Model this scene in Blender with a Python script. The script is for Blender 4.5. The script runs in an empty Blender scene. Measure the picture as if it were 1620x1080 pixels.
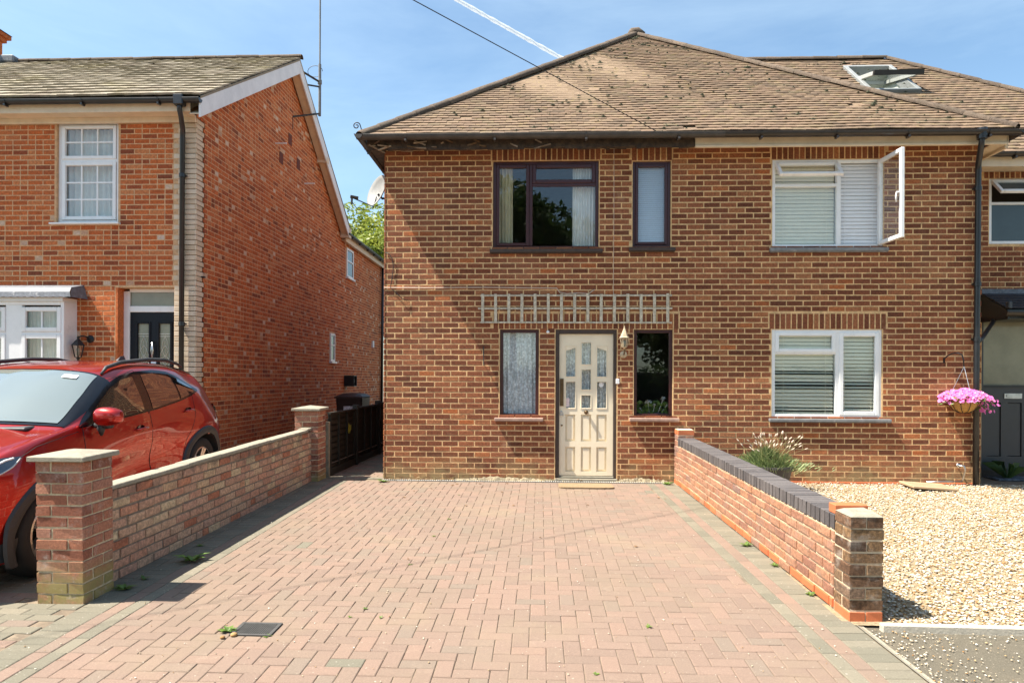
import bpy, bmesh, math, random
import numpy as np
from mathutils import Vector, Matrix, noise
rnd = random.Random(11)
SC = bpy.context.scene
COL = SC.collection
rad = math.radians

# ---------------------------------------------------------------- camera
TH, ROLL, CAMH = math.atan(45 / 1080), rad(0.24), 1.415
cd = bpy.data.cameras.new("camera"); cam = bpy.data.objects.new("camera", cd); COL.objects.link(cam)
cd.sensor_width = 36; cd.lens = 24.0; cd.shift_y = 60 / 1620; cd.clip_start = .05; cd.clip_end = 9000
CAMM = Matrix.Translation((0, 0, CAMH)) @ Matrix.Rotation(TH, 4, 'Z') @ Matrix.Rotation(rad(90), 4, 'X') @ Matrix.Rotation(ROLL, 4, 'Z')
cam.matrix_world = CAMM; SC.camera = cam
# ---------------------------------------------------------------- sky, sun, exposure
SUN = Vector((-.60, -.150, 1.03)).normalized()
el = math.asin(SUN.z)
W = bpy.data.worlds.new("World"); SC.world = W; W.use_nodes = True
nt = W.node_tree; nt.nodes.clear()
def N(nt, t, **k):
    n = nt.nodes.new(t)
    for a, b in k.items(): setattr(n, a, b)
    return n
sky = N(nt, 'ShaderNodeTexSky'); sky.sky_type = 'NISHITA'; sky.sun_disc = False
sky.sun_elevation = el; sky.sun_rotation = math.atan2(SUN.x, SUN.y); sky.air_density = 1.0; sky.dust_density = 1.0; sky.ozone_density = 1.2; sky.altitude = 50
tc = N(nt, 'ShaderNodeTexCoord'); mp = N(nt, 'ShaderNodeMapping'); mp.inputs['Scale'].default_value = (1.2, 1.2, 5)
nz = N(nt, 'ShaderNodeTexNoise'); nz.inputs['Scale'].default_value = 1.7; nz.inputs['Detail'].default_value = 7; nz.inputs['Roughness'].default_value = .6; nz.inputs['Distortion'].default_value = .35
rp = N(nt, 'ShaderNodeValToRGB'); rp.color_ramp.elements[0].position = .38; rp.color_ramp.elements[1].position = .95
rp.color_ramp.elements[0].color = (0, 0, 0, 1); rp.color_ramp.elements[1].color = (.24, .24, .24, 1)
mx = N(nt, 'ShaderNodeMix', data_type='RGBA'); mx.inputs[7].default_value = (7.0, 7.6, 8.2, 1)
bg = N(nt, 'ShaderNodeBackground'); bg.inputs['Strength'].default_value = .086
wo = N(nt, 'ShaderNodeOutputWorld'); L = nt.links.new
L(tc.outputs['Generated'], mp.inputs['Vector']); L(mp.outputs[0], nz.inputs['Vector']); L(nz.outputs['Fac'], rp.inputs[0])
L(rp.outputs[0], mx.inputs[0]); L(sky.outputs[0], mx.inputs[6]); mt_ = N(nt, 'ShaderNodeMix', data_type='RGBA', blend_type='MULTIPLY'); mt_.inputs[0].default_value = 1; mt_.inputs[7].default_value = (.97, 1.07, 1.03, 1); L(mx.outputs[2], mt_.inputs[6]); L(mt_.outputs[2], bg.inputs[0]); L(bg.outputs[0], wo.inputs[0])
sd = bpy.data.lights.new("sun", 'SUN'); sd.energy = 5.0; sd.angle = rad(.53); sd.color = (1, .93, .83)
so = bpy.data.objects.new("sun", sd); COL.objects.link(so); so.rotation_euler = (-SUN).to_track_quat('-Z', 'Y').to_euler(); so.location = (-20, -5, 30)
SC.view_settings.view_transform = 'Standard'; SC.view_settings.look = 'None'; SC.view_settings.exposure = 1.42; SC.view_settings.gamma = 1
SC.view_settings.use_curve_mapping = False
SC.cycles.max_bounces = 7; SC.cycles.diffuse_bounces = 4; SC.cycles.transparent_max_bounces = 24

# ---------------------------------------------------------------- materials
MATS = {}
def ramp(nt, stops, interp='LINEAR'):
    r = N(nt, 'ShaderNodeValToRGB'); cr = r.color_ramp; cr.interpolation = interp
    while len(cr.elements) < len(stops): cr.elements.new(.5)
    for e, (p, c) in zip(cr.elements, stops): e.position = p; e.color = (*c, 1)
    return r
def scl(c, k): return tuple(min(1, x * k) for x in c)
def base(name):
    m = bpy.data.materials.new(name); m.use_nodes = True; nt = m.node_tree; nt.nodes.clear()
    o = N(nt, 'ShaderNodeOutputMaterial'); b = N(nt, 'ShaderNodeBsdfPrincipled'); nt.links.new(b.outputs[0], o.inputs[0])
    MATS[name] = m; return m, nt, b, o
def noise_n(nt, scale, detail=4, rough=.6, vec=None, dim='3D'):
    n = N(nt, 'ShaderNodeTexNoise'); n.inputs['Scale'].default_value = scale; n.inputs['Detail'].default_value = detail; n.inputs['Roughness'].default_value = rough
    if vec is not None: nt.links.new(vec, n.inputs['Vector'])
    return n
def mixc(nt, fac, a, b, mode='MIX'):
    m = N(nt, 'ShaderNodeMix', data_type='RGBA', blend_type=mode)
    for i, v in ((0, fac), (6, a), (7, b)):
        if isinstance(v, (int, float)): m.inputs[i].default_value = v
        elif isinstance(v, tuple): m.inputs[i].default_value = (*v, 1)
        else: nt.links.new(v, m.inputs[i])
    return m.outputs[2]
def mth(nt, op, a, b=0.0, c=None, clamp=False):
    m = N(nt, 'ShaderNodeMath', operation=op); m.use_clamp = clamp
    for i, v in enumerate((a, b) if c is None else (a, b, c)):
        if isinstance(v, (int, float)): m.inputs[i].default_value = v
        else: nt.links.new(v, m.inputs[i])
    return m.outputs[0]
def mask(nt, fac, lo, hi):
    m = N(nt, 'ShaderNodeMapRange'); m.interpolation_type = 'SMOOTHSTEP'
    nt.links.new(fac, m.inputs[0]); m.inputs[1].default_value = lo; m.inputs[2].default_value = hi; return m.outputs[0]
def piece_mat(name, stops, mottle=.35, fine=90, blotch=(2.2, .3, (.5, .5, .5)), rough=.9, bump=.5, bscale=160, extra=None, speck=None, spec=.3):
    """stops: colours picked per piece by its random number; mottle: grain inside a piece"""
    m, nt, b, o = base(name); Lk = nt.links.new
    at = N(nt, 'ShaderNodeAttribute'); at.attribute_name = 'rnd'; oi = N(nt, 'ShaderNodeObjectInfo'); geo = N(nt, 'ShaderNodeNewGeometry')
    r = mth(nt, 'FRACT', mth(nt, 'ADD', at.outputs['Fac'], oi.outputs['Random']))
    cr = ramp(nt, stops, 'LINEAR'); Lk(r, cr.inputs[0]); pos = geo.outputs['Position']
    n1 = noise_n(nt, fine, 5, .7, pos); c = mixc(nt, mask(nt, n1.outputs['Fac'], .35, .7), scl((1, 1, 1), 1 - mottle), (1.0, 1.0, 1.0))
    col = mixc(nt, 1.0, cr.outputs[0], c, 'MULTIPLY')
    n2 = noise_n(nt, blotch[0], 6, .65, pos); col = mixc(nt, mth(nt, 'MULTIPLY', mask(nt, n2.outputs['Fac'], .5, .72), blotch[1]), col, blotch[2])
    if speck:
        n3 = noise_n(nt, speck[0], 2, .5, pos); col = mixc(nt, mask(nt, n3.outputs['Fac'], speck[1], speck[1] + .06), col, speck[2])
    if extra: col = extra(nt, col, pos)
    Lk(col, b.inputs['Base Color']); b.inputs['Roughness'].default_value = rough; b.inputs['Specular IOR Level'].default_value = spec
    nb = noise_n(nt, bscale, 4, .7, pos); bp = N(nt, 'ShaderNodeBump'); bp.inputs['Strength'].default_value = bump; bp.inputs['Distance'].default_value = .006
    Lk(nb.outputs['Fac'], bp.inputs['Height']); Lk(bp.outputs[0], b.inputs['Normal']); return m
def plain(name, c, rough=.5, metal=0, var=.12, vscale=12, bump=0, bscale=80, spec=.5, coat=0, dirt=None):
    m, nt, b, o = base(name); Lk = nt.links.new; geo = N(nt, 'ShaderNodeNewGeometry'); pos = geo.outputs['Position']
    n1 = noise_n(nt, vscale, 6, .65, pos)
    col = mixc(nt, mask(nt, n1.outputs['Fac'], .3, .7), scl(c, 1 - var), scl(c, 1 + var * .6))
    if dirt:
        n2 = noise_n(nt, dirt[0], 6, .7, pos); col = mixc(nt, mask(nt, n2.outputs['Fac'], dirt[1], dirt[1] + .15), col, dirt[2])
    Lk(col, b.inputs['Base Color']); b.inputs['Metallic'].default_value = metal; b.inputs['Specular IOR Level'].default_value = spec
    b.inputs['Coat Weight'].default_value = coat; b.inputs['Coat Roughness'].default_value = .03
    rr = N(nt, 'ShaderNodeMapRange'); Lk(n1.outputs['Fac'], rr.inputs[0]); rr.inputs[3].default_value = max(0.01, rough * .8); rr.inputs[4].default_value = min(1, rough * 1.25); Lk(rr.outputs[0], b.inputs['Roughness'])
    if bump:
        nb = noise_n(nt, bscale, 5, .7, pos); bp = N(nt, 'ShaderNodeBump'); bp.inputs['Strength'].default_value = bump; bp.inputs['Distance'].default_value = .01
        Lk(nb.outputs['Fac'], bp.inputs['Height']); Lk(bp.outputs[0], b.inputs['Normal'])
    return m
def leafmat(name, a, b_, trans=.35):
    m, nt, b, o = base(name); Lk = nt.links.new
    at = N(nt, 'ShaderNodeAttribute'); at.attribute_name = 'rnd'; cr = ramp(nt, [(0, a), (1, b_)]); Lk(at.outputs['Fac'], cr.inputs[0])
    Lk(cr.outputs[0], b.inputs['Base Color']); b.inputs['Roughness'].default_value = .55
    t = N(nt, 'ShaderNodeBsdfTranslucent'); Lk(cr.outputs[0], t.inputs[0]); ms = N(nt, 'ShaderNodeMixShader'); ms.inputs[0].default_value = trans
    Lk(b.outputs[0], ms.inputs[1]); Lk(t.outputs[0], ms.inputs[2]); Lk(ms.outputs[0], o.inputs[0]); return m
def glassmat(name, refl=.16, tint=(.975, .985, .98), rough=.0, wav=.0):
    m, nt, b, o = base(name); nt.nodes.remove(b); Lk = nt.links.new
    g = N(nt, 'ShaderNodeBsdfGlossy'); g.inputs['Roughness'].default_value = rough; t = N(nt, 'ShaderNodeBsdfTransparent'); t.inputs[0].default_value = (*tint, 1)
    fr = N(nt, 'ShaderNodeFresnel'); gb = N(nt, 'ShaderNodeNewGeometry'); Lk(mth(nt, 'SUBTRACT', 1.5, mth(nt, 'MULTIPLY', gb.outputs['Backfacing'], 1.5 - 1 / 1.5)), fr.inputs[0]); f = mth(nt, 'ADD', mth(nt, 'MULTIPLY', fr.outputs[0], 1.0), refl - .09, clamp=True)
    ms = N(nt, 'ShaderNodeMixShader'); Lk(f, ms.inputs[0]); Lk(t.outputs[0], ms.inputs[1]); Lk(g.outputs[0], ms.inputs[2]); Lk(ms.outputs[0], o.inputs[0])
    if wav:
        geo = N(nt, 'ShaderNodeNewGeometry'); nb = noise_n(nt, 3, 2, .5, geo.outputs['Position']); bp = N(nt, 'ShaderNodeBump'); bp.inputs['Strength'].default_value = wav; bp.inputs['Distance'].default_value = .01
        Lk(nb.outputs['Fac'], bp.inputs['Height']); Lk(bp.outputs[0], g.inputs['Normal'])
    return m
def ext_main(nt, col, pos):      # lichen and lime on the lowest courses, lime blooms here and there
    s = N(nt, 'ShaderNodeSeparateXYZ'); nt.links.new(pos, s.inputs[0])
    n = noise_n(nt, 3.5, 6, .7, pos); k = mth(nt, 'MULTIPLY', mask(nt, s.outputs[2], .45, -.05), mask(nt, n.outputs['Fac'], .35, .6))
    col = mixc(nt, mth(nt, 'MULTIPLY', k, .75), col, (.33, .27, .13))
    mp_ = N(nt, 'ShaderNodeMapping'); mp_.inputs['Scale'].default_value = (5, 5, .5); nt.links.new(pos, mp_.inputs[0]); n = noise_n(nt, 1.0, 5, .6, mp_.outputs[0])
    col = mixc(nt, mth(nt, 'MULTIPLY', mask(nt, n.outputs['Fac'], .56, .72), .4), col, (.16, .085, .05))
    n = noise_n(nt, 1.3, 8, .75, pos); return mixc(nt, mth(nt, 'MULTIPLY', mask(nt, n.outputs['Fac'], .6, .75), .3), col, (.55, .38, .24))
def ext_soot(nt, col, pos):
    s = N(nt, 'ShaderNodeSeparateXYZ'); nt.links.new(pos, s.inputs[0]); n = noise_n(nt, 5, 7, .75, pos)
    k = mth(nt, 'MULTIPLY', mask(nt, s.outputs[2], .40, .62), mask(nt, n.outputs['Fac'], .42, .6)); col = mixc(nt, mth(nt, 'MULTIPLY', k, .75), col, (.12, .09, .07))
    n = noise_n(nt, 8, 6, .8, pos); return mixc(nt, mth(nt, 'MULTIPLY', mask(nt, n.outputs['Fac'], .56, .72), .5), col, (.30, .22, .16))
def ext_pier(nt, col, pos):
    s = N(nt, 'ShaderNodeSeparateXYZ'); nt.links.new(pos, s.inputs[0])
    n = noise_n(nt, 6, 6, .7, pos); k = mth(nt, 'MULTIPLY', mask(nt, s.outputs[2], .22, -.02), mask(nt, n.outputs['Fac'], .3, .55))
    col = mixc(nt, mth(nt, 'MULTIPLY', k, .85), col, (.30, .26, .09))
    n = noise_n(nt, 9, 8, .8, pos); col = mixc(nt, mth(nt, 'MULTIPLY', mask(nt, n.outputs['Fac'], .54, .68), .55), col, (.50, .42, .36))
    n = noise_n(nt, 6, 8, .8, pos); return mixc(nt, mth(nt, 'MULTIPLY', mask(nt, n.outputs['Fac'], .57, .7), .6), col, (.15, .085, .06))
brick_main = piece_mat('brown_brick', [(0, (.165, .055, .028)), (.12, (.22, .072, .034)), (.45, (.30, .100, .046)), (.8, (.385, .138, .062)), (.93, (.46, .19, .082)), (.97, (.52, .155, .05)), (1, (.20, .068, .032))], .45, 38, (.8, .25, (.30, .15, .085)), bump=.7, extra=ext_main)
mortar_main = plain('sandy_mortar', (.67, .435, .21), .95, var=.3, vscale=18, bump=.6, dirt=(2.2, .52, (.52, .33, .17)))
brick_left = piece_mat('orange_brick', [(0, (.28, .075, .033)), (.08, (.42, .105, .04)), (.25, (.55, .135, .040)), (.5, (.64, .16, .045)), (.75, (.70, .195, .060)), (.88, (.70, .26, .10)), (.95, (.60, .15, .045)), (1, (.36, .09, .036))], .42, 32, (1.2, .5, (.38, .115, .05)), bump=.6)
brick_pale = piece_mat('pale_pink_brick', [(0, (.55, .30, .18)), (.5, (.66, .42, .28)), (1, (.74, .54, .40))], .3, 50)
mortar_left = plain('grey_mortar', (.62, .38, .20), .95, var=.25, vscale=30, bump=.5)
quoin_m = piece_mat('cream_brick', [(0, (.60, .47, .32)), (.5, (.68, .55, .40)), (1, (.73, .61, .46))], .1, 60, (3, .3, (.5, .42, .3)), bump=.2)
brick_wallL = piece_mat('buff_brick', [(0, (.60, .31, .20)), (.2, (.70, .45, .29)), (.4, (.68, .36, .24)), (.6, (.78, .60, .36)), (.75, (.66, .26, .14)), (.82, (.54, .20, .11)), (.9, (.74, .36, .22)), (1, (.60, .36, .25))], .45, 38, (3, .3, (.46, .34, .25)), bump=1, extra=ext_soot)
mortar_wallL = plain('weathered_mortar', (.24, .195, .14), .95, var=.3, vscale=20, bump=.6)
brick_pier = piece_mat('red_pier_brick', [(0, (.24, .09, .058)), (.3, (.40, .15, .085)), (.6, (.50, .21, .12)), (.85, (.44, .22, .15)), (1, (.54, .26, .15))], .4, 60, (5, .4, (.40, .30, .25)), bump=.7, extra=ext_pier)
mortar_pier = plain('pier_mortar', (.58, .48, .31), .95, var=.3, vscale=25, bump=.6)
brick_wallR = piece_mat('multi_brick', [(0, (.33, .155, .10)), (.3, (.43, .205, .12)), (.6, (.48, .25, .15)), (.85, (.50, .235, .12)), (1, (.30, .18, .14))], .45, 40, (7, .45, (.30, .22, .19)), bump=.8, extra=lambda nt, col, pos: mixc(nt, mth(nt, 'MULTIPLY', mask(nt, noise_n(nt, 2.6, 7, .8, pos).outputs['Fac'], .5, .68), .5), col, (.30, .20, .14)))
mortar_wallR = plain('pale_mortar', (.66, .52, .35), .95, var=.2, vscale=25, bump=.5)
brick_end = piece_mat('rough_brown_brick', [(0, (.15, .08, .045)), (.4, (.24, .13, .07)), (.75, (.32, .19, .09)), (1, (.26, .17, .12))], .6, 50, (9, .6, (.40, .34, .28)), bump=1.2)
brick_orange = piece_mat('engineering_red_brick', [(0, (.50, .13, .05)), (1, (.56, .17, .07))], .12, 80, (6, .2, (.45, .2, .1)), bump=.2, rough=.7)
brick_blue = piece_mat('engineering_blue_brick', [(0, (.085, .077, .077)), (.5, (.115, .103, .10)), (1, (.145, .13, .125))], .2, 70, (6, .3, (.2, .18, .17)), bump=.3, rough=.65)
DRT = (.52, .44, .36)
def ext_pave(nt, col, pos):
    n = noise_n(nt, .55, 6, .65, pos); col = mixc(nt, mth(nt, 'MULTIPLY', mask(nt, n.outputs['Fac'], .46, .64), .45), col, (.185, .142, .10))
    n = noise_n(nt, 5, 7, .8, pos); col = mixc(nt, mth(nt, 'MULTIPLY', mask(nt, n.outputs['Fac'], .60, .74), .45), col, (.14, .11, .08))
    n = noise_n(nt, 2.3, 7, .8, pos); return mixc(nt, mth(nt, 'MULTIPLY', mask(nt, n.outputs['Fac'], .58, .75), .4), col, (.34, .26, .19))
paver_red = piece_mat('red_paver', [(0, (.21, .150, .115)), (.15, (.235, .163, .124)), (.4, (.225, .163, .123)), (.6, (.248, .172, .131)), (.8, (.255, .172, .129)), (.92, (.228, .168, .128)), (1, (.21, .163, .125))], .2, 110, (.9, .6, (.24, .182, .122)), bump=.5, speck=(48, .705, (.38, .34, .27)), extra=ext_pave)
paver_grey = piece_mat('grey_paver', [(0, (.165, .152, .112)), (.5, (.195, .175, .128)), (1, (.225, .198, .145))], .22, 120, (1.7, .4, (.20, .172, .125)), bump=.5, speck=(50, .68, (.36, .33, .28)))
sand_joint = plain('jointing_sand', (.18, .135, .09), .98, var=.4, vscale=9, bump=.6, dirt=(2.2, .5, (.26, .205, .14)))
def ext_roof(nt, col, pos):
    n = noise_n(nt, 26, 5, .75, pos); col = mixc(nt, mth(nt, 'MULTIPLY', mask(nt, n.outputs['Fac'], .60, .70), .9), col, (.045, .04, .022))
    n = noise_n(nt, 9, 5, .7, pos); return mixc(nt, mth(nt, 'MULTIPLY', mask(nt, n.outputs['Fac'], .55, .7), .5), col, (.24, .185, .06))
roof_main = piece_mat('weathered_roof_tile', [(0, (.15, .105, .070)), (.3, (.205, .140, .092)), (.6, (.235, .156, .102)), (.85, (.26, .182, .115)), (1, (.18, .135, .082))], .28, 45, (1.0, .25, (.185, .145, .08)), bump=.5, extra=ext_roof)
def ext_roofl(nt, col, pos):
    n = noise_n(nt, 14, 5, .75, pos); col = mixc(nt, mth(nt, 'MULTIPLY', mask(nt, n.outputs['Fac'], .60, .72), .6), col, (.17, .14, .05))
    return col
roof_left = piece_mat('pale_lichen_tile', [(0, (.25, .21, .145)), (.4, (.36, .305, .225)), (.8, (.42, .365, .275)), (1, (.28, .225, .165))], .3, 40, (1.2, .3, (.40, .35, .17)), bump=.5, extra=ext_roofl)
ridge_m = piece_mat('ridge_tile_clay', [(0, (.12, .088, .064)), (1, (.19, .14, .10))], .45, 40, (5, .6, (.07, .06, .04)), bump=.7)
moss_m = plain('moss', (.05, .05, .022), 1, var=.5, vscale=60)
white_upvc = plain('white_upvc', (.80, .80, .79), .28, var=.05, vscale=5)
aged_white = plain('aged_white_paint', (.66, .62, .53), .6, var=.12, vscale=8, dirt=(5, .62, (.5, .46, .36)))
barge_m = plain('white_bargeboard_paint', (.74, .74, .74), .5, var=.1, vscale=4, dirt=(7, .66, (.55, .55, .55)))
brown_fr = plain('rosewood_frame', (.052, .013, .013), .3, var=.2, vscale=10)
dark_wood = plain('dark_brown_wood', (.055, .035, .025), .6, var=.3, vscale=20, dirt=(30, .68, (.3, .25, .2)))
rot_wood = plain('rotten_soffit_board', (.065, .043, .028), .9, var=.6, vscale=14, bump=.8, dirt=(9, .56, (.02, .018, .014)))
cream_fascia = plain('cream_fascia', (.70, .58, .42), .6, var=.1, vscale=6, dirt=(6, .63, (.5, .4, .28)))
cream_door = plain('cream_door_paint', (.84, .73, .53), .38, var=.05, vscale=4, dirt=(14, .70, (.55, .45, .3)))
sill_m = plain('pinkish_sill_tile', (.38, .25, .19), .6, var=.2, vscale=12)
sill_grey = plain('slate_sill', (.20, .20, .20), .55, var=.25, vscale=12, dirt=(8, .58, (.42, .41, .38)))
black_plastic = plain('black_plastic', (.018, .019, .021), .32, var=.3, vscale=6)
grey_gutter = plain('faded_gutter', (.060, .052, .045), .5, var=.35, vscale=5)
brown_gutter = plain('dark_brown_gutter', (.030, .022, .018), .3, var=.3, vscale=5)
black_door = plain('black_door_paint', (.006, .008, .014), .45, var=.2, vscale=6, spec=.25)
anth_door = plain('anthracite_door', (.040, .044, .048), .45, var=.12, vscale=5)
lead_m = plain('lead_sheet', (.14, .15, .17), .6, var=.35, vscale=14, bump=.4, dirt=(10, .56, (.42, .42, .42)))
concrete = plain('pale_concrete', (.29, .26, .195), .9, var=.18, vscale=16, bump=.6, dirt=(14, .60, (.36, .32, .22)))
concrete_d = plain('rough_concrete', (.27, .22, .14), .95, var=.4, vscale=14, bump=1, dirt=(5, .55, (.16, .15, .06)))
asphalt = piece_mat('pale_asphalt', [(0, (.155, .135, .098)), (1, (.155, .135, .098))], .4, 140, (1.5, .5, (.195, .155, .105)), bump=.8, bscale=220, speck=(75, .66, (.34, .29, .22)))
grey_timber = plain('weathered_trellis_wood', (.55, .49, .37), .85, var=.35, vscale=26, bump=.5)
fence_wood = plain('black_stained_fence', (.022, .020, .012), .7, var=.5, vscale=10, bump=.4, dirt=(4, .62, (.07, .065, .02)))
post_wood = plain('grey_post_wood', (.22, .19, .13), .85, var=.3, vscale=20, bump=.5)
metal = plain('brushed_metal', (.55, .55, .55), .3, 1, var=.2)
dark_metal = plain('dark_metal', (.07, .07, .07), .45, .7, var=.3)
brass = plain('aged_brass', (.16, .10, .05), .35, .8, var=.3)
galv = plain('galvanised_steel', (.17, .17, .165), .55, .3, var=.2)
iron = plain('black_iron', (.015, .015, .016), .5, .2, var=.2)
dishm = plain('pale_grey_dish', (.27, .27, .26), .5, var=.1)
lamp_cream = plain('cream_painted_lamp', (.52, .42, .27), .5, var=.2, vscale=20)
coir = plain('coir', (.48, .27, .08), .95, var=.3, vscale=60, bump=.8, bscale=90)
mat_m = plain('sandy_mat', (.27, .185, .10), .95, var=.3, vscale=40, bump=.6)
cover_m = plain('buff_cover', (.40, .28, .165), .8, var=.08, vscale=10)
interior = plain('room_wall', (.20, .18, .15), .9)
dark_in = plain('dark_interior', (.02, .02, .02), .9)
blind_m = plain('ivory_blind', (.80, .76, .60), .5, var=.03)
blindw_m = plain('white_blind', (.78, .78, .78), .5, var=.03)
curt_m = plain('white_curtain', (.72, .72, .68), .9, var=.1, vscale=6)
cream_curt = plain('cream_curtain', (.62, .57, .40), .9, var=.15, vscale=6)
frosted = plain('frosted_glass_sheet', (.23, .23, .17), .12, var=.15, vscale=3)
smoke_pane = plain('obscure_grey_glass', (.055, .075, .08), .1, var=.1, vscale=3)
glass = glassmat('window_glass', .11)
glass_lo = glassmat('clear_glass', .12)
leaf_tree = leafmat('maple_leaf', (.13, .20, .03), (.36, .38, .06))
leaf_dark = leafmat('dark_tree_leaf', (.03, .07, .015), (.08, .13, .03))
leaf_lav = leafmat('lavender_leaf', (.12, .18, .06), (.32, .37, .15), .3)
leaf_weed = leafmat('weed_leaf', (.07, .14, .02), (.17, .25, .04), .25)
leaf_dry = leafmat('dry_leaf', (.16, .08, .03), (.30, .17, .07), .2)
seed_m = plain('pale_seed_head', (.62, .50, .38), .9)
stem_m = plain('thin_stem', (.30, .28, .12), .8)
bark = plain('bark', (.12, .09, .06), .95, var=.4, vscale=10, bump=.8)
pet_m = leafmat('pink_petal', (.80, .16, .50), (.85, .42, .72), .3)
white_pet = plain('white_petal', (.8, .8, .78), .6)
pot_m = plain('dark_pot', (.05, .045, .045), .5)
bin_m = plain('brown_bin_plastic', (.035, .017, .012), .4)
wire_m = plain('black_cable', (.012, .012, .012), .6)
wirew_m = plain('dirty_white_cable', (.55, .42, .32), .6)
def lace():
    m, nt, b, o = base('lace_net'); Lk = nt.links.new; geo = N(nt, 'ShaderNodeNewGeometry')
    v = N(nt, 'ShaderNodeTexVoronoi'); v.inputs['Scale'].default_value = 26; Lk(geo.outputs['Position'], v.inputs['Vector'])
    n = noise_n(nt, 28, 3, .6, geo.outputs['Position']); f = mth(nt, 'ADD', mth(nt, 'MULTIPLY', mask(nt, v.outputs['Distance'], .45, .2), .45), mth(nt, 'MULTIPLY', mask(nt, n.outputs['Fac'], .42, .6), .5), clamp=True)
    b.inputs['Base Color'].default_value = (.90, .95, .97, 1); b.inputs['Roughness'].default_value = .9
    t = N(nt, 'ShaderNodeBsdfTransparent'); ms = N(nt, 'ShaderNodeMixShader'); Lk(mth(nt, 'ADD', mth(nt, 'MULTIPLY', f, .5), .52, clamp=True), ms.inputs[0]); Lk(t.outputs[0], ms.inputs[1]); Lk(b.outputs[0], ms.inputs[2]); Lk(ms.outputs[0], o.inputs[0]); return m
lace_m = lace()

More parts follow.
